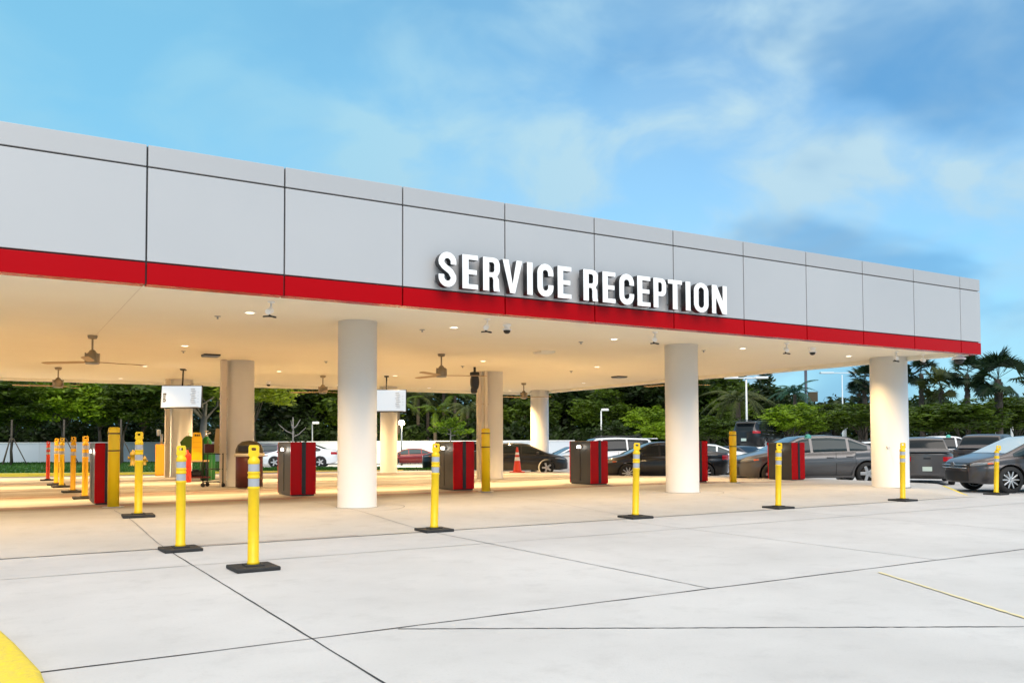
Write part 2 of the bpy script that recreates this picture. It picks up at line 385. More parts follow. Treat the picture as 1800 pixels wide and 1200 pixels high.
    for i, p in enumerate(path):
        d = (path[min(i+1, len(path)-1)]-path[max(i-1, 0)]).normalized(); s = Vector((d.y, -d.x))
        rows.append([(p.x, p.y, .0), (p.x+s.x*.02, p.y+s.y*.02, .10), (p.x+s.x*.06, p.y+s.y*.06, .125), (p.x+s.x*.5, p.y+s.y*.5, .13), (p.x+s.x*.5, p.y+s.y*.5, -.02)])
    m = MB(); m.grid(rows); struct(m.build('kerb', M['yedge']))
    # far yellow kerb and grass
    def strip(u0, u1, d0f, d1f, z0, n=50):
        rows = []
        for i in range(n+1):
            u = u0+(u1-u0)*i/n; a = at(u, 760, d0f(u)); b = at(u, 760, d1f(u))
            rows.append((a, b))
        return rows
    kd = lambda u: 36.6+3.2*sm(u/760) if u > 0 else 36.6
    rows = []
    for i in range(61):
        u = -200+ (965)*i/60; D = kd(u)+ (2.5*sm((u-690)/75)); a = at(u, 760, D); b = at(u, 760, D+.25); g = gz(a[0], a[1])
        rows.append([(a[0], a[1], g-.05), (a[0], a[1], g+.14), (b[0], b[1], g+.15), (b[0], b[1], g-.05)])
    m = MB(); m.grid(rows, smooth=False); struct(m.build('kerb', M['yedge']))
    rows = []
    for i in range(61):
        u = -200+965*i/60; D0 = kd(u)+.25+2.5*sm((u-690)/75); far = 76 if u < 420 else 76-29*sm((u-420)/30)
        if far < D0+.5: far = D0+.5
        r = []
        for j in range(12):
            p = at(u, 760, D0+(far-D0)*j/11); r.append((p[0], p[1], gz(p[0], p[1])+.13))
        rows.append(r)
    m = MB(); m.grid(rows); tg = m.build('lawn', M['turf']); struct(tg)
    # grass blades on the lawn
    vs = []; fs = []
    for k in range(16000):
        u = random.uniform(-150, 760); d0 = kd(u)+.4; far = 74 if u < 440 else 46.5; D = random.uniform(d0, far) if far > d0 else d0
        if u > 690 and D > 43: continue
        p = at(u, 760, D); z = gz(p[0], p[1])+.12; h = random.uniform(.05, .13); a = random.uniform(0, 6.28); c, s = math.cos(a)*.05, math.sin(a)*.05
        i = len(vs); vs += [(p[0]-c, p[1]-s, z), (p[0]+c, p[1]+s, z), (p[0]+random.uniform(-.05, .05), p[1]+random.uniform(-.05, .05), z+h)]; fs.append((i, i+1, i+2))
    me = bpy.data.meshes.new('grass'); me.from_pydata(vs, [], fs); me.materials.append(M['gr'])
    o = bpy.data.objects.new('grass', me); COL.objects.link(o); tag(o, kind='stuff', label='short green grass on the lawn strip behind the yellow kerb', cat='grass')
ground()

# ---------------------------------------------------------------- canopy building
YF, XE, ZB, ZR, ZU, ZT, ZC = 12.96, 22.34, 3.595, 3.923, 5.279, 5.605, 3.70
YB = 35.6; X0, BW = 1.802, 1.9632; XW = X0-BW*9
def canopy():
    t = empty('service_canopy', (0, 0, 0), label='long flat canopy with silver grey fascia panels, red band and round columns', cat='canopy')
    m = MB()
    m.box(((XW+XE)/2, YF+.16, (ZB+.03+ZT-.02)/2), (XE-XW-.06, .2, ZT-ZB-.05)); m.build('fascia_backing', M['dark'], t)
    m = MB(); m.box(((XW+XE)/2, (YF+YB)/2+.1, ZT-.25), (XE-XW-.3, YB-YF-.6, .3)); m.build('roof', M['panel2'], t)
    m = MB(); m.box(((XW+XE)/2, (YF+.262+YB-.262)/2, ZC+.1), (XE-XW-.524, YB-YF-.524, .2)); m.build('ceiling', M['ceil'], t)
    g = .012
    xs = [X0+BW*i for i in range(-9, 11)]+[XE]
    for a, b in zip(xs, xs[1:]):
        for z0, z1, mm, nm in ((ZU, ZT, 'panel2', 'fascia_panel'), (ZR, ZU, 'panel', 'fascia_panel'), (ZB, ZR, 'red', 'red_panel')):
            m = MB(); m.box(((a+b)/2, YF+(.12 if nm == 'red_panel' else .03), (z0+z1)/2), (b-a-2*g, .24 if nm == 'red_panel' else .06, z1-z0-2*g), bev=.006); m.build(nm, M[mm], t)
    # right side and back fascia
    for z0, z1, mm, nm in ((ZU, ZT, 'panel2', 'fascia_panel'), (ZR, ZU, 'panel', 'fascia_panel'), (ZB, ZR, 'red', 'red_panel')):
        m = MB(); m.box((XE-.06, (YF+.27+YB)/2, (z0+z1)/2), (.12, YB-YF-.27, z1-z0-.02)); m.build(nm, M[mm], t)
        m = MB(); m.box(((XW+XE-.27)/2, YB-.06, (z0+z1)/2), (XE-XW-.27, .12, z1-z0-.02)); m.build(nm, M[mm], t)
    m = MB(); m.box((XE-.26, (YF+.27+YB)/2, (ZB+ZT)/2-.1), (.27, YB-YF-.28, ZT-ZB-.19)); m.box(((XW+XE-.27)/2-.14, YB-.26, (ZB+ZT)/2-.1), (XE-XW-.56, .27, ZT-ZB-.2)); m.build('soffit_return', M['ceil'], t)
    m = MB(); m.box((XW+.12, (YF+.27+YB-.27)/2, (ZB+ZT)/2), (.24, YB-YF-.54, ZT-ZB-.02)); m.build('fascia_panel', M['panel'], t)
    # ceiling control joint
    m = MB(); m.box((X0+.05, 16.9, ZC-.002), (.008, 7.3, .004)); m.build('ceiling_joint', M['chase'], t)
    for x, y, r in ((6.03, 15.8, .375), (14.38, 15.8, .40), (21.80, 15.35, .50), (6.05, 25.1, .375), (14.35, 25.1, .375), (5.95, 33.6, .385), (14.3, 33.8, .36), (22.0-.35, 33.4, .42),
                    (-2.4, 15.8, .38), (-2.4, 33.6, .38)):
        zb = sz(x, y)-.05; m = MB()
        m.lathe([(r+.012, 0), (r+.012, .06), (r, .07), (r, ZC-zb+.02)], 48, (x, y, zb)); c = m.build('column', M['colw'], t)
        m = MB(); m.lathe([(r+.03, 0), (r+.03, .012)], 48, (x, y, sz(x, y)-.008)); m.build('base_joint', M['jointlight'], c)
        if (x, y) in ((6.05, 25.1), (14.35, 25.1), (5.95, 33.6)):
            for k, (dx, dy, wx) in enumerate(((-.52, -.16, .16),) if x != 14.35 else ((-.56, -.12, .13), (-.40, -.30, .10))):
                m = MB(); m.box((x+dx, y+dy, (zb+ZC)/2), (wx, wx, ZC-zb-.01), bev=.01)
                for zz in (1.3, 2.6): m.box((x+dx, y+dy, zz), (wx+.03, wx+.03, .04))
                m.build('downspout', M['chase'], c)
    # hose bib on the right-hand column
    m = MB(); m.lathe([(.05, 0), (.05, .008), (.014, .01), (.014, .05)], 14, mtx=T(21.365, 15.10, 1.17)@Matrix.Rotation(R(30), 4, 'Z')@Matrix.Rotation(R(-90), 4, 'Y')); m.tube([(21.31, 15.07, 1.17), (21.30, 15.06, 1.10)], .018); m.build('tap', M['colw'], t)
canopy()

# ---------------------------------------------------------------- sign letters
def outline_stroke(path, wd):
    n = len(path); L = []; Rr = []
    for i in range(n):
        a = Vector(path[max(i-1, 0)]); b = Vector(path[min(i+1, n-1)]); p = Vector(path[i]); d = (b-a).normalized(); s = Vector((-d.y, d.x))
        w_ = wd[i] if isinstance(wd, list) else wd
        L.append(p+s*w_/2); Rr.append(p-s*w_/2)
    return [tuple(q) for q in L+Rr[::-1]]
def arc(cx, cy, rx, ry, a0, a1, n=12): return [(cx+rx*math.cos(R(a)), cy+ry*math.sin(R(a))) for a in np.linspace(a0, a1, n)]
def glyph(ch, W):                                        # outlines in a W x 1 box, stroke .22
    S = .198; H = .135; h = S/2
    if ch == 'I': return [[(0, 0), (W, 0), (W, 1), (0, 1)]]
    if ch == 'E': return [[(0, 0), (W, 0), (W, H), (S, H), (S, .43), (W*.92, .43), (W*.92, .43+H), (S, .43+H), (S, 1-H), (W, 1-H), (W, 1), (0, 1)]]
    if ch == 'T': return [[(W/2-h, 0), (W/2+h, 0), (W/2+h, 1-H), (W, 1-H), (W, 1), (0, 1), (0, 1-H), (W/2-h, 1-H)]]
    if ch == 'V': return [[(W/2-h*.85, 0), (W/2+h*.85, 0), (W, 1), (W-S, 1), (W/2, .24), (S, 1), (0, 1)]]
    if ch == 'N': return [[(0, 0), (S*.9, 0), (S*.9, .58), (W-S*1.05, 0), (W, 0), (W, 1), (W-S*.9, 1), (W-S*.9, .42), (S*1.05, 1), (0, 1)]]
    if ch == 'O':
        def rr(x0, x1, y0, y1, rx, ry): return arc(x1-rx, y0+ry, rx, ry, -90, 0)+arc(x1-rx, y1-ry, rx, ry, 0, 90)+arc(x0+rx, y1-ry, rx, ry, 90, 180)+arc(x0+rx, y0+ry, rx, ry, 180, 270)
        return [rr(0, W, -.015, 1.015, W/2, .3), rr(S, W-S, .14, .86, (W-2*S)/2, .13)]
    if ch == 'C':
        cxx = W/2; rx = W/2-h; ry = .26
        p = [(W-h, .36)]+arc(cxx, .25+.075/2, rx, .205, 0, -90, 8)+arc(cxx, .25+.075/2, rx, .205, -90, -180, 8)[1:]+arc(cxx, .75-.0375, rx, .205, 180, 90, 8)+arc(cxx, .75-.0375, rx, .205, 90, 0, 8)[1:]+[(W-h, .64)]
        wd = []
        for x, y in p: wd.append(H+ (S-H)*min(1, abs(y-.5)<.28) )
        return [outline_stroke(p, S*.93)]
    if ch == 'S':
        cxx = W/2; rx = W/2-h*.95; p = [(W-h*.95, .66), (W-h*.95, .73)]+arc(cxx, .72, rx, .20, 10, 90, 7)+arc(cxx, .72, rx, .20, 100, 190, 8)+[(cxx-rx*.55, .585), (cxx, .515), (cxx+rx*.55, .44)]+arc(cxx, .28, rx, .20, 5, -90, 8)+arc(cxx, .28, rx, .20, -100, -185, 8)+[(h*.95, .35)]
        return [outline_stroke(p, S*.88)]
    if ch in 'PR':
        bowl = arc(W-.20, 1-.20, .20, .20, 90, 0)+arc(W-.20, .40+.20, .20, .20, 0, -90)
        inner = [(S, 1-H)]+arc(W-S-.06, 1-H-.08, .08, .08, 90, 0, 6)+arc(W-S-.06, .40+H+.08, .08, .08, 0, -90, 6)+[(S, .40+H)]
        if ch == 'P': o = [(0, 1)]+bowl+[(S, .40), (S, 0), (0, 0)]
        else:
            bowl = arc(W-.20, 1-.20, .20, .20, 90, 0)+arc(W-.20, .44+.20, .20, .20, 0, -50, 6)+[(W-.09, .44), (W-.03, .36), (W-.02, .1), (W, 0), (W-S*1.0, 0), (W-S*1.08, .12), (W-S*1.08, .34), (W-S*1.25, .42)]
            inner = [(S, 1-H)]+arc(W-S-.06, 1-H-.08, .08, .08, 90, 0, 6)+arc(W-S-.06, .42+H+.08, .08, .08, 0, -90, 6)+[(S, .42+H)]
            o = [(0, 1)]+bowl+[(S, .42), (S, 0), (0, 0)]
        return [o, inner[::-1]]
def flat_letter(ch, Wd, Hh, depth_, off=0):
    cu = bpy.data.curves.new('letter', 'CURVE'); cu.dimensions = '2D'; cu.fill_mode = 'BOTH'; cu.extrude = depth_/2; cu.offset = off
    for o in glyph(ch, Wd/Hh):
        sp = cu.splines.new('POLY'); sp.points.add(len(o)-1)
        for i, (x, y) in enumerate(o): sp.points[i].co = (x*Hh, y*Hh, 0, 1)
        sp.use_cyclic_u = True
    tmp = bpy.data.objects.new('tmp', cu); COL.objects.link(tmp)
    me = bpy.data.meshes.new_from_object(tmp.evaluated_get(bpy.context.evaluated_depsgraph_get())); bpy.data.objects.remove(tmp)
    return me
def sign():
    t = empty('sign_lettering', (9.5, YF, 3.96), label='raised white capital lettering reading SERVICE RECEPTION on the silver fascia', cat='sign')
    seq = [('S', 6.27, 6.63), ('E', 6.72, 7.04), ('R', 7.12, 7.47), ('V', 7.51, 7.93), ('I', 8.01, 8.13), ('C', 8.22, 8.59), ('E', 8.66, 8.98),
           ('R', 9.23, 9.58), ('E', 9.67, 9.99), ('C', 10.06, 10.44), ('E', 10.5, 10.84), ('P', 10.9, 11.24), ('T', 11.27, 11.65), ('I', 11.73, 11.86), ('O', 11.95, 12.36), ('N', 12.44, 12.87)]
    z0, z1 = 3.952, 4.528
    for ch, a, b in seq:
        b -= .012 if ch == 'I' else .025
        me = flat_letter(ch, b-a, z1-z0, .13); me.name = 'letter'; me.materials.append(M['ret'])
        o = bpy.data.objects.new('letter', me); COL.objects.link(o); o.parent = t
        o.location = (a-9.5, -.155, z0-3.96); o.rotation_euler = (R(90), 0, 0)
        me = flat_letter(ch, b-a, z1-z0, .012); me.name = 'letter_face'; me.materials.append(M['letter'])
        f = bpy.data.objects.new('letter_face', me); COL.objects.link(f); f.parent = o; f.location = (0, 0, .072)
        for zz in (.12, .44):
            m = MB(); m.tube([((b-a)*.5 if ch in 'VTI' else .05, zz, -.06), ((b-a)*.5 if ch in 'VTI' else .05, zz, -.16)], .012, 6); m.build('standoff', M['steel'], o)
sign()

# ---------------------------------------------------------------- ceiling fittings
def fittings():
    proto = None; k = 0
    for y, rn in ((15.55, 'front'), (21.7, 'second'), (28.1, 'third'), (33.9, 'back')):
        for i in range(-3, 6):
            x = 3.9+4.11*i
            if x > 21.5: continue
            if proto is None:
                t = empty('ceiling_light', (x, y, ZC)); 
                m = MB(); m.lathe([(.075, -.001), (.075, -.012), (.105, -.014), (.115, -.002)], 24, cap=False); m.build('trim_ring', M['white'], t)
                m = MB(); m.lathe([(.0, -.008), (.074, -.008)], 24, cap=False); m.build('lens', M['lamp'], t)
                proto = t
            else: t = copy_tree(proto); t.location = (x, y, ZC)
            tag(t, f'recessed downlight, {rn} row, ' + ('outside the left edge', 'far outside the left edge', 'at the left picture edge', 'just left of the first column', 'between first and second columns', 'just left of the second column', 'just right of the second column', 'nearest the corner column', 'last one')[i+3], 'ceiling light', 'downlights in the canopy ceiling')
            for c in kids(t):
                if c.type == 'LIGHT': bpy.data.objects.remove(c)
            l = bpy.data.lights.new('downlight', 'SPOT'); l.energy = 1000 if y > 20 else 270; l.color = (1, .66, .30); l.spot_size = R(118); l.spot_blend = 1; l.shadow_soft_size = .07
            lo = bpy.data.objects.new('downlight', l); COL.objects.link(lo); lo.parent = t; lo.location = (0, 0, -.03)
    # fans
    proto = None
    FL = {(1.8, 20.6): 'brown ceiling fan nearest the camera at the left, above the screen', (1.67, 29.9): 'small looking ceiling fan far left above the trees', (10.18, 20.5): 'brown ceiling fan between the white front columns',
          (9.9, 29.3): 'far ceiling fan just left of the first white column', (18.24, 29.3): 'far ceiling fan left of the slim back column', (18.35, 20.5): 'ceiling fan half hidden behind the second white column'}
    for j, ((x, y), lb) in enumerate(FL.items()):
        if proto is None:
            t = empty('ceiling_fan', (x, y, ZC))
            m = MB(); m.lathe([(.10, 0), (.10, -.03), (.085, -.07), (.03, -.08)], 20); m.build('ceiling_mount', M['bronze'], t)
            m = MB(); m.tube([(0, 0, -.07), (0, 0, -.34)], .02); m.build('downrod', M['bronze'], t)
            m = MB(); m.lathe([(.03, -.31), (.06, -.33), (.09, -.38), (.145, -.40), (.15, -.58), (.13, -.60)], 24)
            for a in range(4): m.box((.155*math.cos(a*1.57+.4), .155*math.sin(a*1.57+.4), -.49), (.02, .02, .22), rz=a*1.57+.4)
            mo = m.build('motor', M['bronze'], t)
            m = MB(); m.lathe([(.135, -.60), (.135, -.625), (.05, -.635), (0, -.636)], 24); m.build('bottom_cap', M['steel'], mo)
            for a in (18, 138, 258):
                m = MB(); mt = Matrix.Rotation(R(a), 4, 'Z')@T(0, 0, -.575)@rotx(R(9))
                m.prism([(.13, -.05), (.3, -.075), (1.15, -.075), (1.22, -.03), (1.22, .05), (1.15, .075), (.3, .075), (.13, .05)], -.006, .006); bmesh.ops.transform(m.b, matrix=mt, verts=m.b.verts)
                m.build('blade', M['blade'], t)
            proto = t
        else: t = copy_tree(proto); t.location = (x, y, ZC); t.rotation_euler.z = j*.7
        tag(t, lb, 'ceiling fan', 'ceiling fans under the canopy')
    # bullet cameras with looped cable near the red band
    proto = None
    for x, y, lb in ((3.9, 14.17, 'left of the first column, under the red band'), (8.0, 14.15, 'beneath the first letters of the sign'), (12.1, 14.1, 'just left of the second column top'),
                     (16.3, 14.2, 'between second and corner columns'), (20.48, 14.18, 'in front of the corner column top'), (21.75, 14.24, 'right of the corner column top')):
        if proto is None:
            t = empty('security_camera', (x, y, ZC))
            m = MB(); m.lathe([(.06, 0), (.06, -.02), (.02, -.03)], 16); m.build('mount', M['white'], t)
            m = MB(); m.tube([(0, 0, -.02), (.0, 0, -.09), (-.03, -.03, -.13)], .018); m.build('bracket', M['white'], t)
            m = MB(); m.lathe([(.045, 0), (.05, .02), (.05, .17), (.04, .19)], 16, mtx=T(.02, .06, -.14)@Matrix.Rotation(R(-35), 4, 'Z')@rotx(R(105))); m.build('housing', M['white'], t)
            m = MB(); p = [(.06*math.sin(a)-.03, -.02+.05*math.cos(a), -.17-.09*math.sin(a*.5)-.03*math.cos(a)) for a in np.linspace(0, 5.2, 18)]; p = [(a_*1.7+.02, b_, c_*1.25+.03) for a_, b_, c_ in p]; m.tube(p, .014, 6); m.build('cable', M['black'], t)
            proto = t
        else: t = copy_tree(proto); t.location = (x, y, ZC)
        tag(t, 'small bullet camera with looped cable '+lb, 'security camera', 'bullet cameras along the red band')
    proto = None
    for x, y, s, lb in ((8.73, 14.65, 1, 'small dome camera under the first letters of the sign'), (17.7, 14.6, 1, 'small dome camera between the second and corner columns'), (9.0, 33.0, 1, 'tiny dome camera at the back edge left of the first column'),
                     (21.95, 13.35, 1.75, 'larger white dome camera with black globe hanging at the canopy corner')):
        if proto is None:
            t = empty('dome_camera', (x, y, ZC))
            m = MB(); m.lathe([(.085, 0), (.085, -.03), (.06, -.045), (.055, -.07), (.10, -.10), (.10, -.12)], 20); m.build('housing', M['white'], t)
            m = MB(); m.lathe([(.072, -.12), (.065, -.16), (.035, -.185), (0, -.19)], 20); m.build('dome', M['black'], t)
            proto = t
        else: t = copy_tree(proto); t.location = (x, y, ZC); t.scale = (s, s, s)
        tag(t, lb, 'dome camera', 'dome cameras')
    proto = None
    for x, y, lb in ((3.5, 16.3, 'left of the first column near the front downlight'), (7.6, 16.2, 'right of the first column'), (11.8, 16.4, 'under the letters at mid canopy'), (15.7, 16.4, 'right of the second column'), (4.1, 23.0, 'deep in the left bay'), (8.2, 24.0, 'deep in the first bay'), (12.4, 23.5, 'above the middle column'), (16.5, 23.5, 'deep behind the second column'), (1.9, 27.5, 'above the far left screen')):
        if proto is None:
            m = MB(); m.lathe([(.06, 0), (.055, -.012), (.02, -.016), (.015, -.05), (.03, -.055)], 14); t = m.build('sprinkler_head', M['steel'], loc=(x, y, ZC)); proto = t
        else: t = proto.copy(); COL.objects.link(t); t.location = (x, y, ZC)
        tag(t, 'tiny grey sprinkler head in the ceiling '+lb, 'sprinkler', 'sprinkler heads in the ceiling')
    # unit heaters / vents
    for x, y, lb in ((4.9, 23.6, 'dark square ceiling vent left of the middle column with downspout'), (19.4, 24.6, 'dark square ceiling vent left of the second column top'), (12.2, 18.6, 'flat square access panel in the ceiling under the sign')):
        t = empty('ceiling_vent', (x, y, ZC)); m = MB(); m.box((0, 0, -.02), (.42, .42, .04)); m.build('frame', M['black'] if 'dark' in lb else M['ceil'], t)
        m = MB()
        for k in range(5): m.box((0, -.16+.08*k, -.05), (.4, .02, .03))
        m.build('grille', M['steel'] if 'dark' in lb else M['ceil'], t); tag(t, lb, 'vent')
fittings()

# ---------------------------------------------------------------- hanging screens
def screens():
    for (u, v, D, lb) in ((319, 697, 27.0, 'white lit menu screen hanging left, in front of the far left column'), (679, 704, 30.2, 'white lit menu screen hanging just right of the first white column')):
        p = at(u, v, D); t = empty('hanging_screen', tuple(p), label=lb, cat='screen', group='menu screens hung from the ceiling')
        # faces the camera side, leaning slightly
        t.rotation_euler = (R(-7), 0, -YAW+R(4)); W_, H_ = 1.22*D/27, .68*D/27
        m = MB(); m.box((0, .03, 0), (W_+.05, .06, H_+.05), bev=.01); m.build('casing', M['black'], t)
        m = MB(); m.box((0, -.004, 0), (W_, .004, H_)); sc_ = m.build('screen', M['screen'], t)
        m = MB()
        for k in range(4): m.box((-W_*.43, -.009, -H_*.1+k*.075-.08), (.08, .003, .05+.02*(k % 2)))
        for k in range(2): m.box((-W_*.395, -.009, -.12+k*.2), (.03, .003, .06))
        m.build('writing', M['ink'], sc_)
        m = MB()
        for k in range(9): m.box((W_*.28+.02*(k % 3), -.009, H_*.36-k*H_*.085), (.13+.03*(k % 2), .003, .022))
        for k in range(4): m.box((W_*.42, -.009, H_*.2-k*.1), (.05, .003, .01))
        m.box((.05, -.009, -H_*.485), (W_*.8, .003, .02)); m.build('small_print', M['inkg'], sc_)
        m = MB(); top = ZC-p[2]; m.tube([(0, .05, H_/2), (0, .05, top-.02)], .025); m.box((0, .05, top-.02), (.16, .16, .03)); m.build('ceiling_pole', M['black'], t)
screens()

# ---------------------------------------------------------------- delineator posts
def make_post(matn):
    H = 1.35; t = empty('delineator_post')
    m = MB(); m.box((0, 0, .022), (.47, .47, .044), bev=.012); m.box((0, 0, .05), (.2, .2, .02), bev=.008)
    m.build('rubber_base', M['rub'], t)
    r = .060; z = lambda q: q*H
    prof = [(r*1.1, .055), (r*1.1, .085), (r, .09), (r, z(.645)), (r*1.1, z(.65)), (r*1.1, z(.662)), (r*.96, z(.668)), (r*.96, z(.733)), (r*1.1, z(.738)), (r*1.1, z(.746)), (r*1.02, z(.752)), (r*1.02, z(.772)), (r*1.1, z(.776)), (r*1.1, z(.785)), (r*.96, z(.79)), (r*.96, z(.85)), (r*1.06, z(.856)), (r*1.06, z(.878)), (r*.8, z(.9)), (r*.62, z(.908)), (r*.62, z(.914))]
    m = MB(); m.lathe(prof, 28); m.build('post', matn, t)
    for a, b in ((.669, .732), (.791, .849)):
        m = MB(); m.lathe([(r*.965+.002, z(a)), (r*.965+.002, z(b))], 28, cap=False); m.build('reflective_band', M['refl'], t)
    # loop handle with a hole and pinched neck
    def ro(w2, z0, z1, c): return [(-w2+c, z0), (w2-c, z0), (w2, z0+c), (w2, z1-c), (w2-c, z1), (-w2+c, z1), (-w2, z1-c), (-w2, z0+c)]
    cu = bpy.data.curves.new('h', 'CURVE'); cu.dimensions = '2D'; cu.fill_mode = 'BOTH'; cu.extrude = .018; cu.bevel_depth = .004
    out = [(-.038, z(.905)), (.038, z(.905)), (.058, z(.925)), (.054, z(.938)), (.050, z(.944)), (.052, z(.985)), (.04, z(1.0)), (-.04, z(1.0)), (-.052, z(.985)), (-.050, z(.944)), (-.054, z(.938)), (-.058, z(.925))]
    for o in (out, ro(.030, z(.955), z(.985), .010)[::-1]):
        sp = cu.splines.new('POLY'); sp.points.add(len(o)-1)
        for i, (x, y) in enumerate(o): sp.points[i].co = (x, y, 0, 1)
        sp.use_cyclic_u = True
    tmp = bpy.data.objects.new('tmp', cu); COL.objects.link(tmp)
    me = bpy.data.meshes.new_from_object(tmp.evaluated_get(bpy.context.evaluated_depsgraph_get())); bpy.data.objects.remove(tmp)
    me.name = 'handle'; me.materials.append(matn); o = bpy.data.objects.new('handle', me); COL.objects.link(o); o.parent = t; o.rotation_euler = (R(90), 0, -R(25))
    return t
def posts():
    yel = make_post(M['yel']); amb = make_post(M['yel2']); red = make_post(M['oran'])
    used = set()
    L = [(445, 1000, yel, 1.355, 0, 'tallest looking yellow delineator post, nearest the camera', gz, 0),
         (317, 967, yel, 1.345, 0, 'second nearest yellow delineator post, on the crossing of two floor joints', gz, 0),
         (243, 908, yel, 1.45, 0, 'bright yellow delineator post just right of the thick yellow bollard at left', sz, 0),
         (149, 876, amb, 1.42, 0, 'amber delineator post with silver bands, first left of the thick yellow bollard', sz, 0),
         (128, 865, amb, 1.42, 0, 'amber delineator post, second left of the thick yellow bollard', sz, 0),
         (108, 856, yel, 1.41, 0, 'yellow delineator post, third left of the thick yellow bollard', sz, 0),
         (98.5, 852, amb, 1.40, 0, 'slim far amber delineator post beside the orange red one', sz, 0),
         (84, 844, red, 1.31, 0, 'orange red delineator post, farthest at the left', sz, 0),
         (763, 933, yel, 1.355, .025, 'yellow delineator post leaning slightly, right of the first white column', gz, .25),
         (1117, 910, yel, 1.345, .03, 'leaning yellow delineator post just left of the second white column', gz, .25),
         (1368, 893, yel, 1.325, .03, 'yellow delineator post in front of the red edged charcoal kiosk at right', gz, .25),
         (1587, 880, yel, 1.31, .02, 'upright yellow delineator post in front of the corner column', gz, .25),
         (1751, 869, yel, 1.41, .07, 'tilted yellow delineator post in front of the wheel of the grey sedan at right', gz, 0),
         (1822, 868, yel, 1.35, 0, 'yellow delineator post at the right edge of which only the base corner shows', gz, 0)]
    for u, v, pr, h, lean, lb, f, _ in L:
        if id(pr) in used: t = copy_tree(pr)
        else: t = pr; used.add(id(pr))
        p = gv(u, v, f); t.location = p; t.scale = (h/1.35*.99,)*3
        t.rotation_euler = (0, lean, random.uniform(-.06, .06))
        if lean:                                          # base stays flat, the tube leans
            t.rotation_euler = (0, 0, random.uniform(-.05, .05))
            for c in kids(t):
                if not c.name.startswith('rubber_base'):
                    c.rotation_euler = (c.rotation_euler[0], lean, c.rotation_euler[2]) if not c.name.startswith('handle') else (R(90), lean, c.rotation_euler[2]-R(15))
        tag(t, lb, 'delineator post', 'delineator posts')
    # thick steel bollards
    proto = None
    for u, v, h, lb in ((199, 891, 1.56, 'thick yellow bollard with two brown bands at left, hiding a kiosk'), (854, 864, 1.575, 'thick yellow bollard with two dark bands in front of the middle column'), (1289, 848, 1.56, 'thick yellow bollard right of the second white column')):
        p = gv(u, v, sz)
        if proto is None:
            t = empty('steel_bollard', p); m = MB(); r = .108
            m.lathe([(r, 0), (r, 1.51), (r*.97, 1.535), (r*.88, 1.552), (r*.6, 1.558), (0, 1.56)], 32); m.build('sleeve', M['ysteel'], t)
            for z in (1.435, 1.10):
                m = MB(); m.lathe([(r+.003, z-.012), (r+.003, z+.012)], 32, cap=False); m.build('dark_band', M['binred'], t)
            m = MB(); m.lathe([(.20, .0), (.20, .012), (.11, .016)], 28); m.build('base_ring', M['steel'], t)
            proto = t
        else: t = copy_tree(proto); t.location = p; t.scale = (1, 1, h/1.56)
        tag(t, lb, 'bollard', 'steel bollards before the kiosks')
    # traffic cone
    p = gp(909, 37.4); p = (p[0], p[1], sz(p[0], p[1])); t = empty('traffic_cone', p, s=1.22, label='small orange traffic cone with two white bands by the slim back column', cat='traffic cone')
    m = MB(); m.box((0, 0, .02), (.4, .4, .04), bev=.01); m.build('base', M['oran'], t)
    m = MB(); m.lathe([(.17, .04), (.14, .08), (.035, .88), (.03, .9)], 24); m.build('cone', M['oran'], t)
    for a, b in ((.42, .55), (.63, .72)):
        rr = lambda z: .14+(.035-.14)*(z-.08)/.8+.004
        m = MB(); m.lathe([(rr(a), a), (rr(b), b)], 24, cap=False); m.build('white_band', M['white'], t)
posts()

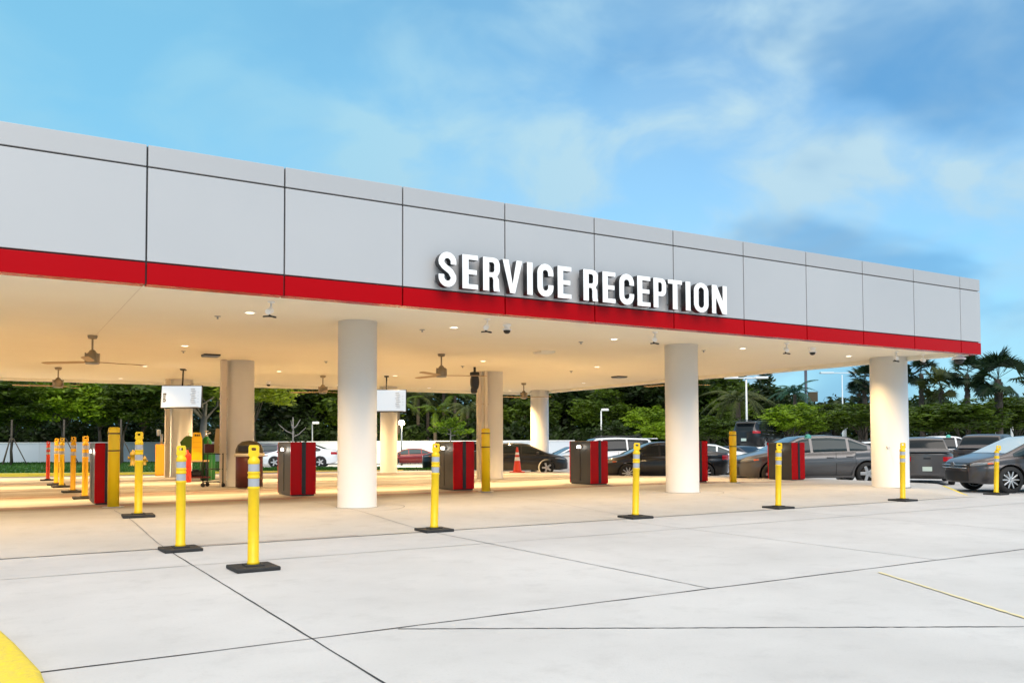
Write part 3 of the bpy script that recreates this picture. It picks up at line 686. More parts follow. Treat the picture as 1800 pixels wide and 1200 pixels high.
# ---------------------------------------------------------------- kiosks
def kiosks():
    proto = None
    L = [((1.98, 19.9), 'grey and red kiosk mostly hidden by the thick yellow bollard at left', 'kgrey'),
         ((6.20, 20.25), 'grey and red kiosk with lit lamp, left of the first white column', 'kgrey'),
         ((10.36, 20.1), 'grey and red kiosk with lit lamp, right of the first white column', 'kgrey'),
         ((14.85, 20.3), 'charcoal and dark red kiosk with lit lamp, left of the second column', 'kdark'),
         ((18.55, 20.1), 'red kiosk partly hidden behind the second white column', 'kdark'),
         ((22.95, 20.1), 'charcoal kiosk with narrow red ends behind a leaning yellow post at right', 'kdark')]
    for i, ((x, y), lb, gm) in enumerate(L):
        W_, D_, H_ = .60, 1.12, 1.25
        if i in (0, 3):
            if True:
                t = empty('service_kiosk')
                def slab_(y0, y1, c=.03, inset=0):      # rounded-top cross slab in XZ
                    a = W_/2-inset; pts = [(-a, .03), (a, .03), (a, H_-c-inset)]+[(a-c+c*math.sin(q), H_-inset-c+c*math.cos(q)) for q in np.linspace(math.pi/2, 0, 6)]+[(-a+c-c*math.sin(q), H_-inset-c+c*math.cos(q)) for q in np.linspace(0, math.pi/2, 6)]+[(-a, H_-c-inset)]
                    m = MB(); m.prism(pts, -y1, -y0); bmesh.ops.transform(m.b, matrix=rotx(R(90)), verts=m.b.verts); return m
                slab_(-.495, .495, inset=.0).build('cabinet', M[gm], t)
                for s in (-1, 1):
                    a = sorted((s*.497, s*.53)); pn = slab_(a[0], a[1]).build('red_panel', M['kred'], t)
                    m = MB(); m.box((.01, s*.533, H_/2+.02), (.095, .012, H_-.04)); m.build('black_stripe', M['black'], pn)
                m = MB(); m.box((0, 0, .012), (W_-.06, 1.0, .04)); m.build('plinth', M['black'], t)
                lm = MB(); lm.box((-W_/2-.02, 0, 1.08), (.05, .22, .09), bev=.012); l_ = lm.build('lamp_housing', M['white'], t)
                lm = MB(); lm.box((-W_/2-.048, 0, 1.075), (.006, .18, .06)); lm.build('lamp_lens', M['lampw'], l_)
                pl = bpy.data.lights.new('kiosk_lamp', 'POINT'); pl.energy = 1.6; pl.color = (1, .93, .8); pl.shadow_soft_size = .05; plo = bpy.data.objects.new('kiosk_lamp', pl); COL.objects.link(plo); plo.parent = l_; plo.location = (-W_/2-.10, 0, 1.07)
                m = MB(); m.box((-W_/2-.006, 0, .6), (.012, .012, 1.0)); m.build('door_seam', M['black'], t)
                proto = t
        else: t = copy_tree(proto)
        t.location = (x, y, sz(x, y)); t.scale = (.72 if i == 0 else 1, 1, 1); tag(t, lb, 'kiosk', 'lane kiosks under the canopy')
    # remove lamp on the hidden side ones is not needed
kiosks()

# ---------------------------------------------------------------- service clutter at left
def clutter():
    # domed waste bin
    p = gv(438, 857, sz); t = empty('waste_bin', p, label='maroon waste bin with brown domed lid beside the middle column', cat='waste bin')
    m = MB(); m.lathe([(.36, .03), (.36, .86), (.34, .88)], 32, c=(0, 0, 0)); m.build('body', M['binred'], t)
    m = MB(); m.lathe([(.40, .86), (.41, .90), (.39, .95)], 32); m.build('rim', M['chase'], t)
    m = MB(); m.lathe([(.37, .95), (.365, 1.05), (.31, 1.18), (.2, 1.27), (0, 1.30)], 32); lid = m.build('domed_lid', M['binlid'], t)
    m = MB(); m.box((-.22, -.27, 1.08), (.3, .1, .18), rz=R(-38), bev=.02); m.build('flap', M['black'], lid)
    # electrical box on the back left column
    p = at(283.5, 808, 33.2); z0 = p[2]
    t = empty('electrical_box', (p[0], p[1], z0), label='tall amber electrical box mounted on the far left column', cat='electrical box'); t.rotation_euler.z = -YAW+.25
    m = MB(); m.box((0, 0, 0), (.40, .30, 1.22), bev=.02); b = m.build('cabinet', M['orbox'], t)
    m = MB(); m.box((0, -.156, 0), (.34, .012, 1.14), bev=.004); m.build('door', M['orbox'], b)
    m = MB(); m.box((0, 0, -.72), (.2, .16, .2)); m.tube([(0, .02, .6), (0, .02, 1.0)], .05); m.box((-.1, -.05, 1.05), (.14, .14, .25), bev=.03); m.build('conduit', M['steel'], t)
    # hanging black hose reel
    p = at(834.5, 671, 27.0); t = empty('hose_reel', (p[0], p[1], p[2]), label='black hose reel hanging from the ceiling beside the middle right column', cat='hose reel')
    m = MB(); m.lathe([(.10, -.09), (.13, -.07), (.13, .07), (.10, .09)], 24, mtx=Matrix.Diagonal((1, 1, 2.1, 1))@rotx(R(90))); m.build('drum', M['black'], t)
    m = MB(); m.box((0, 0, .25), (.26, .2, .12), bev=.03); m.tube([(0, 0, .3), (0, 0, ZC-p[2])], .04); m.build('bracket', M['rub'], t)
    m = MB(); m.box((-.03, 0, -.26), (.2, .14, .2), bev=.05); m.build('hose_end', M['black'], t)
    # stack of yellow signs on a stand
    p = gv(345, 845, sz)
    t = empty('storage_stand', p, s=1.25, label='low stand with tan shelf holding stacked yellow floor signs', cat='stand')
    m = MB(); m.box((0, 0, .52), (.56, .42, .04)); m.build('shelf', M['card'], t)
    m = MB(); m.box((0, 0, .10), (.62, .45, .04)); m.build('lower_shelf', M['binred'], t)
    for sx in (-1, 1):
        m = MB(); m.box((sx*.25, 0, .26), (.04, .36, .5)); m.build('side_frame', M['black'], t)
    t = empty('floor_sign_stack', (p[0], p[1], p[2]+.675), s=1.15, label='tall bundle of amber folding floor signs standing on the tan shelf', cat='floor signs')
    for k in range(4):
        m = MB(); m.prism([(-.14+.01*k, 0), (.14-.01*k, 0), (.14-.01*k, .62), (.09, .78), (-.09, .78), (-.14+.01*k, .62)], -.008, .008)
        bmesh.ops.transform(m.b, matrix=T(0, -.06+.045*k, .0)@rotx(R(90)), verts=m.b.verts); pn = m.build('sign_panel', M['orbox'] if k % 2 else M['ysteel'], t)
    m = MB(); 
    for k in range(3): m.box((-.05+.05*k, -.078, .70), (.035, .006, .05))
    m.build('handle_slot', M['black'], pn)
    m = MB(); m.box((0, -.078, .36), (.22, .006, .015)); m.box((0, -.078, .5), (.22, .006, .015)); m.box((0, -.078, .25), (.22, .006, .015)); m.build('printed_line', M['yel2'], pn)
    # small tool box under
    m = MB(); m.box((0, 0, .09), (.34, .22, .18), bev=.03); m.box((0, 0, .2), (.2, .04, .05)); o = m.build('tool_box', M['black'], loc=(p[0]-.02, p[1], p[2]+.15)); tag(o, 'small black tool box on the lower shelf of the stand', 'tool box')
    # red cylinder and green bag
    p = gv(328.5, 847, sz); t = empty('fire_extinguisher', p, s=1.2, label='tall orange red extinguisher cylinder beside the tan shelf stand', cat='fire extinguisher')
    m = MB(); m.lathe([(.10, 0), (.11, .02), (.11, .66), (.09, .74), (.04, .79), (.035, .84)], 20); m.build('cylinder', M['oran'], t)
    m = MB(); m.tube([(0, 0, .83), (.02, 0, .88), (.10, -.02, .9)], .018); m.tube([(0, 0, .84), (-.08, -.02, .8), (-.13, -.03, .6)], .012); m.build('valve', M['black'], t)
    p2 = at(331, 787, 29.6); t = empty('hanging_jacket', (p2[0], p2[1], p2[2]), label='dark green jacket hung on the back of the far left column', cat='jacket')
    m = MB(); m.lathe([(.05, .42), (.16, .36), (.24, .2), (.22, 0), (.24, -.3), (.26, -.5)], 14, sc=(1, .45)); 
    for v in m.b.verts: v.co.x += .03*math.sin(v.co.z*23+v.co.y*31)
    m.build('coat', M['greend'], t); m = MB(); m.tube([(0, 0, .42), (0, .02, .5), (.04, .03, .52)], .012); m.build('hook', M['steel'], t)
    # green gas cylinder
    p = gv(362, 844, sz); t = empty('gas_cylinder', p, s=1.18, label='tall green gas cylinder between the floor signs and the cart', cat='gas cylinder')
    m = MB(); m.lathe([(.13, 0), (.155, .03), (.155, 1.0), (.14, 1.1), (.07, 1.19), (.045, 1.22)], 24); m.build('tank', M['green'], t)
    m = MB(); m.lathe([(.05, 1.22), (.05, 1.26), (.02, 1.28), (.02, 1.36), (.06, 1.37), (.06, 1.39)], 14); m.tube([(0, 0, 1.3), (.12, 0, 1.32)], .02); m.build('valve', M['chrome'], t)
    p = gv(371, 843, sz); t = empty('gas_cylinder', p, s=1.0, label='shorter dark green gas cylinder right behind the tall green one', cat='gas cylinder')
    m = MB(); m.lathe([(.11, 0), (.13, .03), (.13, .9), (.1, 1.02), (.04, 1.07)], 24); m.build('tank', M['green'], t)
    m = MB(); m.lathe([(.03, 1.07), (.03, 1.16), (.05, 1.17)], 12); m.build('valve', M['steel'], t)
    # wheeled cart
    p = gv(378, 855, sz); t = empty('wire_cart', p, label='black wheeled wire cart carrying cardboard, left of the middle column', cat='cart'); t.rotation_euler.z = -YAW
    for x in (-.28, .28):
        for y in (-.18, .18):
            m = MB(); m.tube([(x, y, .1), (x, y, 1.3 if x < 0 else .95)], .016); m.build('upright', M['black'], t)
            m = MB(); m.lathe([(.02, -.015), (.06, -.015), (.06, .015), (.02, .015)], 14, c=(0, 0, 0), mtx=T(x, y, .06)@rotx(R(90))); m.build('caster', M['rub'], t)
    for z in (.14, .5, .92):
        m = MB()
        for k in range(7): m.tube([(-.28, -.18+.06*k, z), (.28, -.18+.06*k, z)], .008, 6)
        for y in (-.18, .18): m.tube([(-.28, y, z), (.28, y, z)], .014, 6)
        for x in (-.28, .28): m.tube([(x, -.18, z), (x, .18, z)], .014, 6)
        m.build('wire_shelf', M['black'], t)
    o = MB().box((0, 0, .35), (.20, .09, .7), bev=.01).box((.05, .08, .28), (.16, .05, .52), rz=.2).build('cardboard_bundle', M['card'], loc=(p[0]+.05, p[1]+.05, p[2]+.94)); o.rotation_euler = (0, R(6), -.3)
    tag(o, 'folded tan cardboard standing upright on the wire cart', 'cardboard')
    o = MB().box((0, 0, .14), (.26, .2, .26), bev=.03).build('spray_bottle_box', M['binred'], loc=(p[0]-.16, p[1]+.08, p[2]+.94)); tag(o, 'dark red box on the top shelf of the wire cart', 'box')
    # hydrants
    proto = None
    for u, v, s, lb in ((234, 818, 1.0, 'yellow fire hydrant on the lawn, left of the bright yellow post'), (255, 818, .85, 'second small yellow hydrant pipe on the lawn by the wall')):
        p = gp(u, 55)
        if proto is None:
            t = empty('fire_hydrant', (p[0], p[1], p[2]+.1), s=1.35); m = MB(); m.lathe([(.17, 0), (.17, .05), (.11, .06), (.11, .5), (.14, .52), (.14, .56), (.12, .64), (.05, .72), (.03, .78), (0, .78)], 18); m.build('barrel', M['orbox'], t)
            for s_ in (-1, 1):
                m = MB(); m.lathe([(.06, .0), (.06, .1), (.075, .1), (.075, .14)], 12, mtx=T(s_*.08, 0, .4)@Matrix.Rotation(R(90)*s_, 4, 'Y')); m.build('outlet_cap', M['orbox'], t)
            proto = t
        else: t = copy_tree(proto); t.location = (p[0], p[1], p[2]+.1); t.scale = (s, s, s)
        tag(t, lb, 'fire hydrant', 'yellow hydrants on the lawn')
clutter()

# ---------------------------------------------------------------- vehicles
def smooth_curve(keys, L, n=400, k=9):
    xs = np.linspace(-L/2, L/2, n); ks = sorted(keys); v = np.interp(xs, [a for a, _ in ks], [b for _, b in ks])
    for _ in range(2): v = np.convolve(np.pad(v, k, mode='edge'), np.ones(2*k+1)/(2*k+1), 'same')[k:-k]
    return lambda x: float(np.interp(x, xs, v))
SPEC = {
 'sedan': dict(L=4.82, W=1.82, top=[(-2.41, .86), (-2.3, 1.03), (-1.75, 1.13), (-1.55, 1.16), (-.85, 1.43), (-.3, 1.475), (.25, 1.46), (.55, 1.42), (1.42, 1.02), (1.6, .97), (2.1, .86), (2.33, .74), (2.41, .62)],
     belt=[(-2.4, .98), (-1.6, 1.0), (-.5, .95), (1., .90), (1.6, .86), (2.4, .7)], wx=(1.42, -1.36), wr=.335, glass=[(.30, 1.30), (-.78, .22)], rear=(-1.62, -.82), front=(.52, 1.46), q=(-1.38, -.86), doors=((-.42, 1.02), (-1.0, -.44))),
 'suv': dict(L=4.75, W=1.90, top=[(-2.375, .95), (-2.33, 1.2), (-2.1, 1.62), (-1.9, 1.70), (-.5, 1.75), (.3, 1.72), (.6, 1.68), (1.3, 1.16), (1.45, 1.1), (2.1, 1.0), (2.3, .86), (2.375, .65)],
     belt=[(-2.4, 1.12), (0, 1.05), (1.3, 1.02), (2.4, .8)], wx=(1.42, -1.35), wr=.37, glass=[(.35, 1.22), (-.85, .28)], rear=(-2.36, -2.02), front=(.56, 1.36), q=(-1.95, -.93), doors=((-.40, 1.0), (-1.05, -.42))),
 'pickup': dict(L=5.5, W=1.95, top=[(-2.75, 1.16), (-2.7, 1.18), (-.95, 1.18), (-.86, 1.3), (-.72, 1.72), (-.3, 1.80), (.5, 1.80), (.75, 1.74), (1.35, 1.24), (1.5, 1.18), (2.4, 1.1), (2.68, .98), (2.75, .7)],
     belt=[(-2.75, 1.17), (0, 1.15), (1.4, 1.12), (2.75, .9)], wx=(1.75, -1.7), wr=.40, glass=[(.5, 1.30), (-.62, .42)], rear=(-.90, -.70), front=(.74, 1.38), q=None, doors=((-.05, 1.05), (-.75, -.07))),
 'van': dict(L=4.9, W=1.92, top=[(-2.45, 1.0), (-2.42, 1.55), (-2.3, 1.86), (-2.1, 1.93), (.5, 1.95), (.8, 1.88), (1.6, 1.2), (1.8, 1.1), (2.3, .95), (2.45, .6)],
     belt=[(-2.45, 1.15), (1.6, 1.08), (2.4, .8)], wx=(1.5, -1.45), wr=.35, glass=[(.6, 1.5), (-.8, .5)], rear=(-2.44, -2.2), front=(.78, 1.64), q=(-2.1, -.9), doors=((-.3, 1.1), (-1.2, -.32))),
}
def build_car(kind, pm, label, cat, rimn=5, glass='glass', wglass=None, detail=2, seg=70):
    S = SPEC[kind]; L, W = S['L'], S['W']; top = smooth_curve(S['top'], L, k=5); belt = smooth_curve(S['belt'], L)
    bot = smooth_curve([(-L/2, .42), (-L/2+.35, .24), (-1.2, .20), (1.2, .20), (L/2-.4, .22), (L/2, .26)], L)
    def plan(x):
        q = min(1, abs(2*x/L)); e = (1-q**(9 if x > 0 else 12))**(.42)
        return W/2*max(.03, e)*(1-.035*max(0, x/(L/2))**2-.03*max(0, -x/(L/2))**2)
    def hw(x, z):
        P = plan(x); b = belt(x); zb = bot(x)
        t = max(0, min(1, (z-zb)/max(.05, b-zb)))
        lo = P*(.90+.10*math.sin(min(1, t*1.5)*math.pi/2))*(1-.045*max(0, t-.62)/.38)
        lo *= 1-.012*math.exp(-((t-.80)/.05)**2)
        if z > b:
            lo = P*.955-.03*sm((z-b)/.05)-(z-b)*(.36 if kind != 'van' else .2)
        return max(.02, lo)
    def sect(x):
        zb, zt, b = bot(x), top(x), belt(x); zs = min(b, zt-.05); pts = [(0, zb), (hw(x, zb)*.8, zb)]
        for t in (0.02, .12, .25, .4, .55, .68, .76, .8, .84, .92, 1): z = zb+(zs-zb)*t; pts.append((hw(x, z), z))
        rc = min(.07, (zt-zs)*.6)
        for t in (.15, .35, .6, .85, 1): z = zs+.004+(zt-rc-zs-.004)*t; pts.append((hw(x, z), z))
        ye = hw(x, zt-rc); cr = .03
        for a in (25, 50, 75): pts.append((ye-rc*1.1*(1-math.cos(R(a))), zt-rc+rc*.75*math.sin(R(a))))
        y2 = pts[-1][0]
        for f in (.8, .5, .25, 0): pts.append((y2*f, zt-rc*.26+rc*.26*(1-f*f)))
        return pts
    qs = np.linspace(-1, 1, seg); xs = [L/2*math.copysign(1-(1-abs(q))**1.5, q)*.9995 for q in qs]
    m = MB(); P = []
    for x in xs:
        s = sect(x); ring = [(x, y, z) for y, z in s]+[(x, -y, z) for y, z in s[-2:0:-1]]; P.append(ring+[ring[0]])
    V = [[m.b.verts.new(p) for p in r[:-1]] for r in P]; n = len(V[0])
    for i in range(len(V)-1):
        for j in range(n):
            f = m.b.faces.new((V[i][j], V[i+1][j], V[i+1][(j+1) % n], V[i][(j+1) % n])); f.smooth = True
    m.b.faces.new(V[0]); m.b.faces.new(V[-1][::-1])
    t = empty(cat.replace(' ', '_'), label=label, cat=cat)
    body = m.build('body', pm, t)
    if kind == 'pickup': pass
    # cut wheel arches
    cm = MB(); ar = S['wr']+.055
    for wx in S['wx']:
        cm.lathe([(ar, -W), (ar, W)], 36, mtx=T(wx, 0, S['wr'])@rotx(R(90)))
    cut = cm.build('cut', pm)
    if kind == 'pickup': pass
    md = body.modifiers.new('b', 'BOOLEAN'); md.object = cut; md.operation = 'DIFFERENCE'; md.solver = 'EXACT'
    bpy.context.view_layer.update()
    me = bpy.data.meshes.new_from_object(body.evaluated_get(bpy.context.evaluated_depsgraph_get())); me.name = 'body'
    body.modifiers.clear(); body.data = me; bpy.data.objects.remove(cut)
    me.shade_smooth() if hasattr(me, 'shade_smooth') else None
    me.set_sharp_from_angle(angle=R(38))
    m = MB(); m.box((0, 0, .45), (L*.86, W*.62, .42)); 
    m.build('underbody', M['black'], t)
    def side(name, x0, x1, zlo, zhi, off, mt, par, both=True, nx=16, nz=4, sgn=(1, -1), thick=False):
        out = []
        for s in sgn:
            m = MB(); rows = []
            for i in range(nx+1):
                x = x0+(x1-x0)*i/nx; a, b = zlo(x), zhi(x)
                if b-a < .012: b = a+.012
                r = [(x, s*(hw(x, a)-.01), a)] if not thick else []
                r += [(x, s*(hw(x, a+(b-a)*j/nz)+off), a+(b-a)*j/nz) for j in range(nz+1)]
                r += [(x, s*(hw(x, b)-.01), b)]; rows.append(r)
            m.grid(rows); out.append(m.build(name, mt, par))
        return out
    arch = lambda x: max([S['wr']+math.sqrt(max(0, (ar+.05)**2-(x-wx)**2)) if abs(x-wx) < ar+.05 else 0 for wx in S['wx']]+[.30])
    gl = M[glass]; wl = M[wglass or glass]
    # doors then windows
    wins = list(S['glass'])
    for k, (a, b) in enumerate(S['doors']):
        seam = side('door_seam', a-.014, b+.014, lambda x: arch(x)-.012, lambda x: belt(x)-.004, .0025, M['black'], t) if detail > 1 else None
        dd = side('door', a, b, lambda x: arch(x), lambda x: belt(x)-.012, .006, pm, t) if detail > 1 else []
        for q, d in enumerate(dd):
            s = 1 if q == 0 else -1; seam[q].parent = d
            hx = a+.16; hz = belt(hx)-.13; m = MB(); m.box((hx, s*(hw(hx, hz)+.022), hz), (.2, .03, .03), bev=.01); m.build('door_handle', M['chrome'] if pm in (M['p_black'], M['p_silver']) else pm, d)
    zw = lambda x: belt(x)+.03
    zh = lambda x: top(x)-.085
    for a, b in wins: side('side_window', a, b, zw, zh, .006, gl, t)
    if S['q']: side('quarter_window', S['q'][0], S['q'][1], zw, zh, .006, gl, t)
    def topglass(name, x0, x1, mt, nx=14, k=.90):
        m = MB(); rows = []
        for i in range(nx+1):
            x = x0+(x1-x0)*i/nx; zt = top(x); ww = (hw(x, zt-.07))*k
            rows.append([(x, ww*f, zt+.006-.014*f*f) for f in np.linspace(-1, 1, 9)])
        m.grid(rows); return m.build(name, mt, t)
    topglass('windscreen', S['front'][0], S['front'][1], wl); topglass('rear_window', S['rear'][0], S['rear'][1], gl)
    def face(name, y0, y1, z0, z1, end, off, mt, par=None, ny=8, nz=3):
        m = MB(); rows = []
        for i in range(ny+1):
            y = y0+(y1-y0)*i/ny; r = []
            for j in range(nz+1):
                z = (z0(y) if callable(z0) else z0); z = z+((z1-z0 if not callable(z0) else z1(y)-z)*j/nz)
                lo, hi = 0., L/2*.9995
                for _ in range(22):
                    md_ = (lo+hi)/2
                    if hw(end*md_, z) > abs(y) and top(end*md_) > z+.0: lo = md_
                    else: hi = md_
                r.append((end*(lo+off), y, z))
            rows.append(r)
        m.grid(rows); return m.build(name, mt, par or t)
    hz = {'sedan': .66, 'suv': .80, 'pickup': .86, 'van': .78}[kind]
    a = W/2
    for s in (1, -1):
        hl = side('headlight', L/2-.60, L/2-.06, lambda x: hz+.085-.075*(x-L/2+.60)/.54, lambda x: min(top(x)-.035, hz+.115), .006, M['head'], t, sgn=(s,), nx=8)[0]
        if detail > 1: side('marker_lamp', L/2-.57, L/2-.44, lambda x: hz+.082-.075*(x-L/2+.60)/.54, lambda x: hz+.108, .010, M['amber'], hl, sgn=(s,), nx=4)
        tz = {'sedan': .80, 'suv': .98, 'pickup': .90, 'van': 1.1}[kind]
        side('tail_light', -L/2+.07, -L/2+.40, lambda x: tz, lambda x: min(top(x)-.06, tz+.16), .006, M['tail'], t, sgn=(s,), nx=6)
        face('tail_lens', s*a*.55, s*a*.88, tz, tz+.15, -1, .008, M['tail'], t)
    face('grille', -a*.62, a*.62, hz-.02, hz+.10, 1, .010, M['black'])
    lg = face('lower_grille', -a*.58, a*.58, .30, hz-.12, 1, .012, M['black'])
    if detail > 1:
        m = MB()
        for z in (hz+.045, hz-.03): m.tube([(L/2-.02-.25*(y/a)**4+.02, y, z) for y in np.linspace(-a*.6, a*.6, 9)], .010, 6)
        m.lathe([(.085, -.006), (.085, .006)], 20, mtx=T(L/2+.012, 0, hz+.05)@Matrix.Rotation(R(90), 4, 'Y'), sc=(.75, 1)); m.build('badge_trim', M['chrome'], t)
        pass
    m = MB(); m.box((-L/2-.012, 0, .72 if kind == 'sedan' else .62), (.012, .32, .16), bev=.003); m.build('number_plate', M['plate'], t)
    for s in (1, -1):
        mx = S['glass'][0][1]-.30; mz = belt(mx)+.09; m = MB(); m.box((mx, s*(a+.06), mz), (.14, .2, .13), bev=.04); m.tube([(mx, s*(a-.12), mz-.05), (mx, s*(a+.02), mz-.02)], .02); m.build('wing_mirror', pm, t)
    # wheels
    wr = S['wr']; proto = None
    for wx in S['wx']:
        for s in (1, -1):
            if proto is None:
                w_ = empty('wheel'); 
                m = MB(); m.lathe([(wr*.68, -.10), (wr*.93, -.105), (wr, -.07), (wr, .07), (wr*.93, .105), (wr*.68, .10)], 32, mtx=rotx(R(90)), cap=False); m.build('tyre', M['tyre'], w_)
                m = MB(); m.lathe([(wr*.69, -.10), (wr*.66, -.105), (wr*.645, -.09), (wr*.63, .06), (0, .06)], 32, mtx=rotx(R(-90)), cap=False, mi=1)
                m.lathe([(wr*.70, -.101), (wr*.645, -.106), (wr*.635, -.09)], 32, mtx=rotx(R(-90)), cap=False)
                m.lathe([(.0, -.085), (.05, -.085), (.06, -.06)], 16, mtx=rotx(R(-90)), cap=False)
                for q in range(rimn):
                    an = 2*math.pi*q/rimn; wd = .085 if rimn <= 6 else .035
                    mt = Matrix.Rotation(an, 4, 'Y')@T(wr*.35, .072, 0)
                    m.box((0, 0, 0), (wr*.62, .03, wd), bev=.008, mtx=mt)
                m.build('rim', [M['rim'], M['black']], w_); proto = w_; w2 = w_
            else: w2 = copy_tree(proto)
            w2.parent = t; w2.location = (wx, s*(W/2-.115), wr); w2.rotation_euler.z = 0 if s > 0 else math.pi
    if kind == 'pickup':
        m = MB(); m.box((-1.78, 0, 1.22), (1.75, W*.80, .03)); m.build('bed_cover', M['black'], t)
        face('tailgate_handle', -.12, .12, .98, 1.03, -1, .012, M['black'])
    if kind in ('sedan', 'suv') and detail > 1:
        m = MB(); m.tube([(x, s_*(hw(x, belt(x)+.02)+.004), belt(x)+.012) for s_ in (1,) for x in np.linspace(-1.3, 1.2, 14)], .008, 5)
        m.tube([(x, -(hw(x, belt(x)+.02)+.004), belt(x)+.012) for x in np.linspace(-1.3, 1.2, 14)], .008, 5); m.build('belt_trim', M['black'], t)
    if kind == 'suv':
        for s in (1, -1):
            m = MB(); m.tube([(-1.7, s*.58, 1.72), (-1.6, s*.58, 1.80), (.2, s*.58, 1.80), (.35, s*.58, 1.73)], .02); m.build('roof_rail', M['black'], t)
        m = MB(); m.box((-2.3, 0, 1.68), (.3, 1.2, .04), bev=.015); m.build('spoiler', pm, t)
    return t
def put(t, u, D, head, s=1.05, z=None):
    """head: heading of the nose measured from the picture's left (0 = nose left, positive turns the nose towards the camera), degrees"""
    p = gp(u, D); t.location = (p[0], p[1], p[2] if z is None else z)
    t.rotation_euler = (0, 0, math.pi-YAW+R(head)); t.scale = (s, s, s); return t
def cars():
    put(build_car('sedan', M['p_gray'], 'dark grey sedan parked side on, nose left, behind the charcoal kiosk at right', 'parked car', 5, 'glassl'), 1424, 31.2, 1, 1.2)
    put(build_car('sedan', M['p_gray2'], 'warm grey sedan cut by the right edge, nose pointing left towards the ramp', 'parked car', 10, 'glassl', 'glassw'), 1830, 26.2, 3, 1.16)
    put(build_car('sedan', M['p_black'], 'glossy black sedan with its nose behind the charcoal kiosk, second column in front', 'parked car', 10, 'glass'), 1163, 34.2, 3, 1.08)
    put(build_car('suv', M['p_white'], 'white estate suv behind the black sedan, left of the second column', 'parked car', 5, 'glass'), 1062, 44, 10, 1.08)
    put(build_car('sedan', M['p_silver'], 'silver sedan seen between the second column and the thick bollard', 'parked car', 5, 'glassl', detail=1), 1228, 43, -12, 1.05)
    put(build_car('sedan', M['p_white'], 'white sedan parked side on behind the kiosk left of the first column', 'parked car', 5, 'glass'), 528, 55, 4, 1.02)
    put(build_car('sedan', M['p_blue'], 'dark navy sedan left behind the white sedan', 'parked car', 5, 'glassl', detail=1), 466, 60, 14, 1.05)
    put(build_car('sedan', M['p_red'], 'dark red sedan side on, right of the first white column', 'parked car', 5, 'glassl'), 723, 72, 10, .98)
    put(build_car('pickup', M['p_black'], 'black pickup behind the kiosk right of the first column', 'pickup truck', 5, 'glass'), 826, 43, 0, .86)
    put(build_car('pickup', M['p_gray'], 'dark grey pickup showing its tailgate and plate, right of the corner column', 'pickup truck', 5, 'glass', detail=1), 1622, 32, 247, .94)
    put(build_car('pickup', M['p_gray2'], 'warm grey pickup behind the nose of the sedan at right', 'pickup truck', 5, 'glass', detail=1), 1735, 37, 222, 1.04)
    put(build_car('pickup', M['p_white'], 'white pickup with dark windows behind the dark grey pickup', 'pickup truck', 5, 'glass', detail=1), 1650, 44, 178, 1.05)
    put(build_car('suv', M['p_black'], 'black suv seen from behind, raised on the display ramp', 'parked car', 5, 'glass'), 1335, 56, 232, 1.08, z=.72)
    put(build_car('van', M['p_white'], 'white van parked behind the roof of the dark grey sedan', 'parked van', 5, 'glass', detail=1), 1376, 47, -8, .80)
    put(build_car('suv', M['p_white'], 'white suv seen just left of the corner column', 'parked car', 5, 'glass', detail=1), 1548, 42, 160, .92)
    put(build_car('sedan', M['p_white'], 'small white car below the raised black suv', 'parked car', 5, 'glass', detail=1), 1352, 50, 170, .95)
    put(build_car('sedan', M['p_blue'], 'dark car behind the thick bollard at right', 'parked car', 5, 'glass', detail=1), 1300, 46, 120, .98)
    put(build_car('sedan', M['p_white'], 'white hatch nose beside the charcoal kiosk, left of the white suv', 'parked car', 5, 'glass', detail=1), 1015, 50, 14, 1.0)
    put(build_car('sedan', M['p_silver'], 'silver car far right behind the grey suv', 'parked car', 5, 'glass', detail=1), 1840, 42, 10, 1.0)
    put(build_car('sedan', M['p_black'], 'dark sedan hood seen between the middle column and the slim back column', 'parked car', 5, 'glass', detail=1), 906, 40, 180, 1.0)
    # small teal number hat on the grey sedan roof
    o = MB().lathe([(.16, 0), (.15, .03), (.10, .14), (.06, .2)], 10, sc=(1.3, 1)).box((0, 0, .1), (.32, .14, .12), bev=.02).build('roof_marker', M['tr']); p = at(1420, 766, 29); o.scale = (.7, .7, .7); o.location = (p[0], p[1], 1.42); tag(o, 'small teal marker cap standing on the roof of the dark grey sedan', 'roof marker')
    o = o.copy(); COL.objects.link(o); p = at(1667, 768, 41.5); o.location = (p[0], p[1], 1.45); tag(o, 'pale teal marker cap on the white pickup roof', 'roof marker')
    # display ramp
    p = gp(1335, 56); t = empty('display_ramp', (p[0], p[1], p[2]), label='dark steel display ramp lifting the black suv', cat='ramp'); t.rotation_euler.z = math.pi-YAW+R(232)
    for s in (-1, 1):
        m = MB(); m.box((0, s*.85, .72-p[2]-.06), (5.2, .5, .1)); m.build('runway', M['steel'], t)
    for x in (-2, 2):
        for s in (-1, 1):
            m = MB(); m.box((x, s*.85, (.72-p[2]-.1)/2), (.18, .18, .72-p[2]-.12)); m.build('leg', M['black'], t)
cars()

